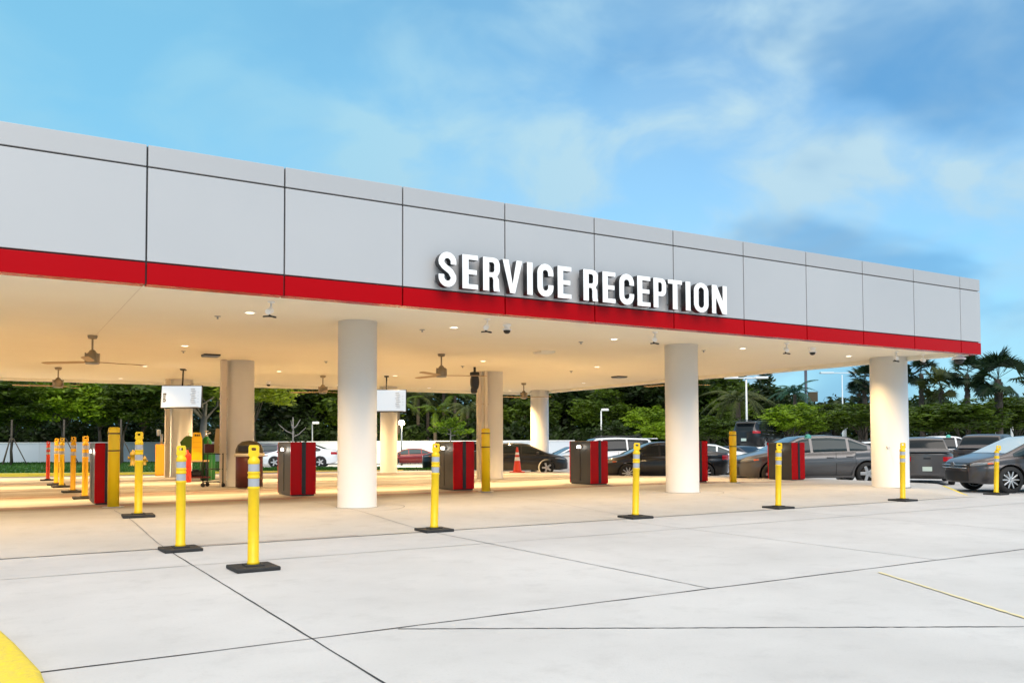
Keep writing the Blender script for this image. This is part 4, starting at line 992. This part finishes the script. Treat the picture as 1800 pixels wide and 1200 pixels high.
# ---------------------------------------------------------------- walls, posts, lamps
def site():
    a = gp(-250, 76); b = gp(1010, 76); d = Vector((b[0]-a[0], b[1]-a[1])); n = d.length; ang = math.atan2(d.y, d.x)
    t = empty('boundary_wall', (a[0], a[1], -.60), ang, label='long pale painted boundary wall behind the lawn and cars', cat='wall')
    m = MB(); m.box((n/2, 0, 1.0), (n, .2, 1.9)); 
    m.build('wall_panel', M['wall'], t)
    m = MB()
    for k in range(int(n/4)+1): m.box((k*4, 0, .98), (.34, .26, 1.9))
    m.build('pier', M['wall'], t); m = MB(); m.box((n/2, 0, 1.98), (n, .34, .06)); m.build('coping', M['white'], t)
    # street lamps
    def lamp(u, vtop, D, armW, label, lit=False, col='white', twin=False, ball=False):
        g = gp(u, D); zt = at(u, vtop, D)[2]; t = empty('street_lamp', g, -YAW, label=label, cat='street lamp'); h = zt-g[2]
        m = MB(); m.tube([(0, 0, 0), (0, 0, h*.98)], [.09, .06]); m.build('pole', M[col], t)
        if ball: m = MB(); m.box((armW*.5, 0, h), (armW, .3, .22), bev=.06); m.tube([(0, 0, h-.1), (armW*.4, 0, h)], .04); m.build('lamp_head', M['lampw'] if lit else M['white'], t)
        else:
            m = MB(); m.tube([(-armW, 0, h), (armW, 0, h)], .05); m.build('arm', M[col], t)
            for s in (-1, 1): m = MB(); m.box((s*armW*.8, 0, h+.02), (armW*.7, .45, .16), bev=.04); m.build('lamp_head', M[col], t)
        return t
    M['paleblue'] = mat('pale grey lamp paint', (.62, .70, .74), .5)
    lamp(1313, 664, 62, 1.35, 'white twin head lot lamp rising behind the raised black suv')
    lamp(1482, 655, 85, 1.9, 'pale twin head lot lamp against the sky left of the corner column', col='paleblue')
    lamp(1057, 720, 80, .7, 'thin lamp post with white head above the white suv', ball=True)
    lamp(549, 743, 78, .6, 'dark garden lamp post with pale head above the white sedan', ball=True, col='steel')
    t = lamp(706, 745, 72, .001, 'lit garden lamp glowing beside palms right of the first column', ball=True, col='steel'); 
    for c in kids(t):
        if c.name.startswith('lamp_head'): bpy.data.objects.remove(c)
    g = t.location; zt = at(706, 743, 72)[2]-g.z; o = MB().lathe([(.0, -.22), (.2, -.15), (.26, 0), (.2, .16), (0, .22)], 18).build('globe', mat('lit globe', (1, .95, .8), .4, emit=(1, .86, .5), es=30), t); o.location = (0, 0, zt)
    l = bpy.data.lights.new('globe_light', 'POINT'); l.energy = 3500; l.color = (1, .85, .45); l.shadow_soft_size = .25; lo = bpy.data.objects.new('globe_light', l); COL.objects.link(lo); lo.parent = t; lo.location = (0, 0, zt+.3)
    # dark flag pole
    g = gp(1418, 70); t = empty('sign_pole', g, -YAW, label='tall dark pole with a small dark green sign board behind the royal palm', cat='sign pole')
    zt = at(1418, 630, 70)[2]-g[2]; m = MB(); m.tube([(0, 0, 0), (0, 0, zt)], .12); m.build('pole', M['p_blue'], t)
    z1 = at(1427, 697, 70)[2]-g[2]; m = MB(); m.box((.55, 0, z1), (.8, .1, .8), bev=.02); m.build('board', M['binlid'], t)
    g = gp(1484, 66); t = empty('marker_post', g, label='short white post standing before the hedge trees', cat='post'); zt = at(1484, 752, 66)[2]-g[2]
    m = MB(); m.tube([(0, 0, 0), (0, 0, zt)], .16); m.build('shaft', M['white'], t); m = MB(); m.box((0, 0, zt), (.36, .36, .06)); m.build('cap', M['white'], t)
    for u, D, v0, lb in ((1779, 60, 722, 'white post among the palms at the far right'), (1752, 66, 690, 'slim white pole beside the big palm trunk at right')):
        g = gp(u, D); t = empty('marker_post', g, label=lb, cat='post'); zt = at(u, v0, D)[2]-g[2]
        m = MB(); m.tube([(0, 0, 0), (0, 0, zt)], .09); m.build('shaft', M['white'], t); m = MB(); m.box((0, 0, zt), (.3, .3, .08)); m.build('cap', M['white'], t)
    # dark green cabinet
    g = gp(1452, 60); t = empty('waste_cart', g, -YAW, label='dark green bin standing behind the grey sedan roof', cat='bin'); zt = at(1452, 750, 60)[2]-g[2]
    m = MB(); m.box((0, 0, zt/2), (.62, .6, zt), bev=.05); m.build('body', M['p_blue'], t); m = MB(); m.box((0, 0, zt+.03), (.7, .7, .06), bev=.02); m.build('lid', M['black'], t)
site()

# ---------------------------------------------------------------- vegetation
def leaf_mesh(name, C_, size, per, mt, spread, flat=1.0, lsize=None, pts=None):
    """C_: cluster centres (n,3); each cluster gets `per` leaf quads"""
    n = len(C_)*per; c = np.repeat(np.asarray(C_), per, 0)
    d = rng.normal(size=(n, 3)); d /= np.linalg.norm(d, axis=1)[:, None]; rad = spread*rng.random(n)**(1/2.2)
    p = c+d*rad[:, None]*np.array([1, 1, flat])
    a = rng.normal(size=(n, 3)); a[:, 2] *= .55; a /= np.linalg.norm(a, axis=1)[:, None]
    b = rng.normal(size=(n, 3)); b -= (a*b).sum(1)[:, None]*a; b /= np.linalg.norm(b, axis=1)[:, None]
    s = size*rng.uniform(.6, 1.25, n)[:, None]
    V = np.stack([p-a*s, p+b*s*.42-a*s*.1, p+a*s, p-b*s*.42-a*s*.1], 1).reshape(-1, 3)
    me = bpy.data.meshes.new(name); me.vertices.add(4*n); me.vertices.foreach_set('co', V.ravel())
    me.loops.add(4*n); me.loops.foreach_set('vertex_index', np.arange(4*n)); me.polygons.add(n); me.polygons.foreach_set('loop_start', np.arange(n)*4); me.polygons.foreach_set('loop_total', np.full(n, 4))
    me.update(); me.materials.append(mt); return me
def crown_mesh(mt, Rr, Hh, ncl, per, size, spread, low=.0):
    C_ = []
    while len(C_) < ncl:
        q = rng.normal(size=3); q /= np.linalg.norm(q); r = rng.random()**.45
        if q[2] < -.75: continue
        lump = 1+.22*math.sin(q[0]*5+1)*math.cos(q[1]*4)+.12*rng.normal()
        C_.append((q[0]*Rr*r*lump, q[1]*Rr*r*lump, q[2]*Hh*r*lump))
    return leaf_mesh('crown', C_, size, per, mt, spread, .7)
def limb_mesh(h0, Rr, Hh, r0, bark, nl=6, seed=0):
    rs = random.Random(seed); m = MB(); m.tube([(0, 0, -.1), (.05, .02, h0*.5), (0, .05, h0)], [r0*1.3, r0, r0*.8], 9)
    for k in range(nl):
        a = k*6.28/nl+rs.uniform(-.4, .4); e = rs.uniform(.35, .85); q = [(0, .05, h0*.92)]
        for t_ in (.3, .65, 1): q.append((math.cos(a)*Rr*.8*t_*e+rs.uniform(-.1, .1), math.sin(a)*Rr*.8*t_*e+rs.uniform(-.1, .1), h0+Hh*1.1*t_*(1.3-e*.6)))
        m.tube(q, [r0*.55, r0*.38, r0*.22, r0*.08], 7)
        for z in range(2):
            b = q[2]; aa = a+rs.uniform(-1, 1); m.tube([b, (b[0]+math.cos(aa)*Rr*.3, b[1]+math.sin(aa)*Rr*.3, b[2]+Hh*.4)], [r0*.2, r0*.06], 6)
    o = m.build('trunk', M[bark]); me = o.data; bpy.data.objects.remove(o); return me
CR = {}
def broad(u, D, vtop, vmid, Rr, kind, label, group, trunk='bark', r0=.16, cat='tree', base=0):
    g = gp(u, D); ztop = at(u, vtop, D)[2]-g[2]; zb = max(.4, at(u, vmid, D)[2]-g[2]); Hh = (ztop-zb)/2
    key = (kind, trunk, random.randint(0, 1))
    if key not in CR:
        dens = {'lf_b': 210, 'lf_m': 240, 'lf_d': 240, 'lf_y': 200}[kind]
        CR[key] = (crown_mesh(M[kind], 1, 1, dens, 26, .085, .22), limb_mesh(1, 1, .8, .05, trunk, seed=len(CR)))
    cm_, tm_ = CR[key]; t = empty('broadleaf_tree', g, random.uniform(0, 6.28), label=label, cat=cat, group=group)
    c = bpy.data.objects.new('crown', cm_); COL.objects.link(c); c.parent = t; c.location = (0, 0, zb+Hh); c.scale = (Rr, Rr, Hh)
    k = bpy.data.objects.new('trunk', tm_); COL.objects.link(k); k.parent = t; kz = zb/1.0; k.scale = (max(r0/.05, .5), max(r0/.05, .5), (zb+Hh*.6)/1.5)
    return t
def frond(L_, droop, w_=.5, nl=22, tilt=0):
    """one feather frond along +x from the origin: (verts, faces)"""
    vs, fs = [], []; pts = []
    for i in range(9):
        t_ = i/8; pts.append(Vector((L_*t_*(1-.18*droop*t_), 0, L_*(.55*t_-(.55+.75*droop)*t_*t_))))
    for i in range(8):
        p, q = pts[i], pts[i+1]; r = .03*(1-i/9)
        b = len(vs); vs += [p+Vector((0, r, 0)), p-Vector((0, r, 0)), q-Vector((0, r*.9, 0)), q+Vector((0, r*.9, 0))]; fs.append((b, b+1, b+2, b+3))
    for k in range(nl):
        t_ = .12+.86*k/nl; i = min(7, int(t_*8)); p = pts[i].lerp(pts[i+1], t_*8-i); d = (pts[i+1]-pts[i]).normalized()
        ln = w_*math.sin(math.pi*min(1, .15+t_*.85))**.6*random.uniform(.85, 1.1)
        for s in (1, -1):
            e = p+d*ln*.55+Vector((0, s*ln*.8, -ln*random.uniform(.25, .65))); b = len(vs)
            vs += [p-d*.04, p+d*.05, e]; fs.append((b, b+1, b+2))
    return vs, fs
def feather_crown(mt, n, L_, w_, nl=22):
    V, F, MI = [], [], []
    for k in range(n):
        vs, fs = frond(L_*random.uniform(.8, 1.1), random.uniform(.1, 1.0), w_, nl); az = k*2.4+random.uniform(-.2, .2); el = random.uniform(-.35, .75)
        mt_ = Matrix.Rotation(az, 3, 'Z')@Matrix.Rotation(-el, 3, 'Y'); b = len(V); V += [mt_@v for v in vs]; F += [tuple(i+b for i in f) for f in fs]
    me = bpy.data.meshes.new('crown'); me.from_pydata(V, [], F); me.materials.append(mt); return me
def fan_crown(mt, n, L_):
    V, F = [], []
    for k in range(n):
        az = random.uniform(0, 6.28); el = random.uniform(-.9, 1.45); mt_ = Matrix.Rotation(az, 3, 'Z')@Matrix.Rotation(-el, 3, 'Y')@Matrix.Rotation(random.uniform(-.8, .8), 3, 'X')
        st = L_*random.uniform(.40, .62); fr = L_*random.uniform(.38, .5)
        b = len(V); V += [mt_@Vector(q) for q in ((0, .02, 0), (0, -.02, 0), (st, -.015, 0), (st, .015, 0))]; F.append((b, b+1, b+2, b+3))
        for j in range(17):
            a = R(-105+210*j/16); b = len(V); d = Vector((math.cos(a), math.sin(a), 0)); s = Vector((-d.y, d.x, 0)); o = Vector((st, 0, 0)); dr = -.30*fr*random.uniform(.3, 1.2)
            V += [mt_@(o), mt_@(o+d*fr*.5+s*fr*.075), mt_@(o+d*fr+Vector((0, 0, dr))), mt_@(o+d*fr*.5-s*fr*.075)]; F.append((b, b+1, b+2, b+3))
    me = bpy.data.meshes.new('crown'); me.from_pydata(V, [], F); me.materials.append(mt); return me
def palm(u, D, vc, crown, label, group, r=.18, lean=0., s=1., boots=False, name='palm_tree'):
    g = gp(u, D); zc = at(u, vc, D)[2]-g[2]; t = empty(name, g, random.uniform(0, 6.28), label=label, cat='palm tree', group=group)
    m = MB(); pr = [1.25, 1.0, .95, 1.0, .8]; m.tube([(lean*(i/4)**1.5, 0, zc*i/4-.05) for i in range(5)], [r*q for q in pr], 12)
    if boots:
        for k in range(26):
            a = k*2.4; z = zc*(.55+.43*k/26); m.box((math.cos(a)*r*.98, math.sin(a)*r*.98, z), (.06, .10, .26), rz=a)
    m.build('trunk', M['barkp'], t)
    c = bpy.data.objects.new('crown', crown); COL.objects.link(c); c.parent = t; c.location = (lean, 0, zc); c.scale = (s, s, s); c.rotation_euler.z = random.uniform(0, 6)
    return t
def bunch(V, F, mt):
    me = bpy.data.meshes.new('x'); me.from_pydata(V, [], F); me.materials.append(mt); return me
def vegetation():
    # far wood: one dense backdrop of real leaves with depth
    def wood(name, us, dd, vt, size, mt, label, n, per=24, spread=1.2):
        C_ = []
        for _ in range(n):
            u = random.uniform(*us); D = random.uniform(*dd); g = gp(u, D); top = at(u, vt(u)+random.uniform(0, 14)+8*math.sin(u*.045)+6*math.sin(u*.11), D)[2]
            C_.append((g[0], g[1], g[2]+(top-g[2])*random.random()**.7))
        me = leaf_mesh(name, C_, size, per, mt, spread, .8); me.name = name; o = bpy.data.objects.new(name, me); COL.objects.link(o)
        tag(o, label, 'wood', kind='stuff')
    wood('distant_wood', (-160, 1345), (92, 112), lambda u: 650 if u < 1200 else 650+max(0, u-1300)*.9, .42, M['lf_d'], 'dark dense wood filling the background behind the boundary wall', 3300)
    wood('distant_wood', (1330, 2000), (98, 112), lambda u: 706+6*math.sin(u*.03), .40, M['lf_d'], 'low dark tree line far behind the parking lot at right', 1300)
    wood('undergrowth', (960, 1350), (78, 88), lambda u: 745, .3, M['lf_d'], 'dark low undergrowth behind the parked cars at centre', 700, spread=.9)
    wood('undergrowth', (-160, 960), (79, 84), lambda u: 742, .32, M['lf_d'], 'dark low bushes showing above the boundary wall', 900, spread=.9)
    G = 'broadleaf trees at the left behind the canopy'
    broad(-20, 62, 655, 745, 3.3, 'lf_m', 'leafy tree cut by the left edge, dark green crown', G, r0=.14)
    broad(22, 68, 690, 760, 2.3, 'lf_m', 'young staked tree nearest the left edge on the lawn', G, r0=.10)
    broad(112, 66, 655, 752, 2.9, 'lf_b', 'bright green leafy tree behind the row of amber posts', G, r0=.10)
    broad(60, 82, 630, 755, 4.0, 'lf_d', 'dark tree filling the gap behind the bright green tree', G)
    broad(178, 78, 640, 755, 4.0, 'lf_m', 'mid green tree left of the thick yellow bollard', G)
    broad(215, 68, 668, 756, 2.8, 'lf_m', 'darker young tree above the thick yellow bollard', G, r0=.1)
    broad(250, 74, 640, 752, 3.4, 'lf_m', 'mid green tree left of the left menu screen', G)
    broad(352, 70, 610, 725, 5.2, 'lf_m', 'big spreading tree with pale forked trunk behind the left screen', G, trunk='barkg', r0=.3)
    broad(448, 66, 640, 726, 2.9, 'lf_y', 'yellow green drooping crown right of the middle column', G, r0=.1)
    G2 = 'dark trees in the wood behind the wall'
    for u, D, vt, vm, rr, kk, lb in ((505, 86, 650, 765, 4.2, 'lf_d', 'dark tree above the grey and red kiosk'), (560, 90, 640, 765, 4.5, 'lf_d', 'dark tree left of the first white column'), (622, 86, 640, 765, 4, 'lf_m', 'tree hidden behind the first white column'),
                                 (900, 88, 660, 768, 4, 'lf_d', 'dark tree left of the slim back column'), (935, 84, 690, 768, 2.6, 'lf_m', 'green bush tree by the slim back column'), (1000, 90, 650, 768, 4.2, 'lf_d', 'dark tree right of the slim back column'),
                                 (1062, 84, 688, 768, 3, 'lf_m', 'green tree behind the thin lamp post'), (1105, 88, 640, 765, 4.5, 'lf_d', 'tall dark tree above the white suv'), (1140, 80, 715, 768, 2.2, 'lf_b', 'yellow green shrub tree left of the second column'),
                                 (1205, 84, 640, 765, 4.5, 'lf_d', 'dark tree behind the second white column'), (1255, 82, 655, 765, 3.4, 'lf_m', 'green tree right of the second column'), (1335, 88, 668, 768, 4.0, 'lf_d', 'dark tree behind the raised black suv'), (1385, 84, 694, 768, 2.6, 'lf_d', 'dark tree between raised suv and royal palm'),
                                 (1180, 76, 735, 775, 2.4, 'lf_b', 'bright low shrub behind the black sedan')):
        broad(u, D, vt, vm, rr, kk, lb, G2)
    G3 = 'hedge trees behind the parking lot'
    for u, D, vt, vm, rr, kk, lb in ((1395, 56, 710, 768, 1.9, 'lf_b', 'bright green bush right of the raised black suv'), (1428, 58, 714, 768, 1.5, 'lf_m', 'green bush right of the brightest bush'), (1250, 62, 735, 775, 2.0, 'lf_m', 'low bush right of the second column'), (1285, 64, 738, 775, 1.6, 'lf_m', 'low bush behind the thick bollard at right'),
                                 (1470, 60, 712, 762, 2.4, 'lf_m', 'flat topped tree at the foot of the pale lot lamp'), (1515, 56, 713, 760, 2.3, 'lf_m', 'flat topped tree left of the corner column'), (1560, 64, 712, 762, 2.3, 'lf_m', 'hedge tree hidden by the corner column'),
                                 (1640, 52, 712, 764, 2.4, 'lf_m', 'hedge tree just right of the corner column'), (1690, 50, 708, 764, 2.4, 'lf_m', 'hedge tree above the dark pickup'), (1728, 53, 706, 764, 2.3, 'lf_m', 'hedge tree under the tallest looking palm'), (1790, 54, 700, 762, 2.6, 'lf_m', 'dark hedge tree at the right edge'), (1850, 60, 700, 764, 2.6, 'lf_d', 'hedge tree beyond the right edge')):
        broad(u, D, vt, vm, rr, kk, lb, G3, r0=.1)
    # palms
    fc = feather_crown(M['lf_m'], 16, 2.6, .55, 26); fd = feather_crown(M['lf_d'], 16, 2.6, .5, 26); ft = feather_crown(M['lf_t'], 15, 2.5, .5, 26); fo = feather_crown(M['lf_o'], 18, 3.0, .6, 28)
    GP = 'feather palms behind the red sedan'
    for u, D, vc, cr, s, lb in ((700, 80, 716, fc, 1.0, 'yellow green palm above the lit garden lamp'), (735, 84, 700, fo, 1.15, 'tall olive palm above the red sedan'), (765, 80, 725, fc, .9, 'bright palm left of the middle column'), (800, 84, 695, fc, 1.1, 'palm with arching fronds left of the black hose reel'),
                               (822, 80, 722, fo, 1.0, 'olive palm beside the middle column'), (780, 88, 680, fo, 1.2, 'tallest palm of the clump right of the second screen'), (752, 90, 676, fd, 1.2, 'dark palm deep in the clump right of the second screen')):
        palm(u, D, vc, cr, lb, GP, s=s)
    palm(1298, 66, 706, fo, 'coconut palm with drooping fronds left of the white twin lamp', 'palms', r=.2, s=1.05)
    palm(1398, 60, 692, ft, 'royal palm with teal green fronds against the sky', 'palms', r=.13, s=.80)
    sab = [fan_crown(M['lf_p'], 34, 1.9), fan_crown(M['lf_p'], 30, 1.9), fan_crown(M['lf_o'], 26, 1.8)]
    for u, D, vc, c, s, lb in ((1521, 62, 668, 0, .85, 'dark fan palm left of the corner column'), (1512, 64, 690, 1, .6, 'smaller fan palm crown below the dark one left of the corner column'), (1621, 60, 655, 1, .72, 'slim fan palm just right of the corner column'), (1656, 58, 680, 2, .9, 'brownish fan palm under the canopy corner'),
                               (1702, 56, 656, 0, .85, 'dark fan palm below the canopy corner dome camera'), (1757, 50, 664, 1, .98, 'largest dark fan palm, right of the canopy corner'), (1838, 60, 680, 0, 1.0, 'fan palm cut by the right edge')):
        palm(u, D, vc, sab[c], lb, 'fan palms at the right', r=.15 if u != 1757 else .2, s=s, boots=True)
    # golden frond bunch of the coconut palm
    # tree stakes
    for u, D, lb in ((20, 60, 'dark tree stakes round the young tree at the left edge'), (112, 60, 'dark tree stakes behind the amber posts'), (212, 60, 'dark tree stakes right of the thick yellow bollard')):
        g = gp(u, D); t = empty('tree_stakes', (g[0], g[1], g[2]+.1), -YAW, label=lb, cat='tree stakes', group='tree stakes on the lawn')
        for k in range(3):
            a = k*2.09+.5; m = MB(); m.tube([(math.cos(a)*1.0, math.sin(a)*1.0, 0), (math.cos(a)*.12, math.sin(a)*.12, 1.9)], .04, 6); m.build('stake', M['bark'], t)
        m = MB(); m.tube([(0, 0, 0), (.02, 0, 3.2)], [.07, .06], 8); m.build('trunk_wrap', M['bark'], t)
    # small sapling with bare twigs above the kiosk, and the young feathery tree in front of the palms
    g = gp(515, 50); t = empty('bare_sapling', g, label='thin bare sapling with forked twigs above the grey kiosk', cat='tree'); h = at(515, 733, 50)[2]-g[2]
    m = MB(); m.tube([(0, 0, 0), (0, 0, h)], [.07, .03], 7)
    for a, z, l in ((0, .62, .7), (3.0, .68, .75), (1.2, .55, .6), (4.2, .75, .5), (.4, .78, .5)): m.tube([(0, 0, h*z), (math.cos(a)*l*.5, math.sin(a)*l*.5, h*z+.15), (math.cos(a)*l*1.1, math.sin(a)*l*1.1, h*z+.55)], [.04, .03, .012], 6)
    m.build('trunk', M['barkg'], t)
    vs = [(math.cos(a)*l, math.sin(a)*l, h*z+.5) for a, z, l in ((0, .45, .6), (3, .5, .6), (1.2, .4, .5))]; me = leaf_mesh('crown', vs, .09, 40, M['lf_d'], .35); c = bpy.data.objects.new('crown', me); COL.objects.link(c); c.parent = t
    g = gp(792, 54); t = empty('young_tree', g, label='young bright green feathery tree above the kiosk right of the first column', cat='tree'); h = at(792, 742, 54)[2]-g[2]
    m = MB(); m.tube([(0, 0, 0), (0, 0, h)], [.08, .02], 7); L_ = []
    for k in range(9):
        a = k*2.4; z = h*(.72+.03*k); l = 1.5-.13*k; m.tube([(0, 0, z), (math.cos(a)*l*.5, math.sin(a)*l*.5, z+.12), (math.cos(a)*l, math.sin(a)*l, z+.35)], [.035, .025, .01], 6)
        for q in np.linspace(.25, 1, 7): L_.append((math.cos(a)*l*q, math.sin(a)*l*q, z+.08+.25*q))
    L_ += [(0, 0, h*q) for q in (.9, .95, 1.0)]
    m.build('trunk', M['barkg'], t); me = leaf_mesh('crown', L_, .13, 20, M['lf_b'], .16); c = bpy.data.objects.new('crown', me); COL.objects.link(c); c.parent = t
vegetation()
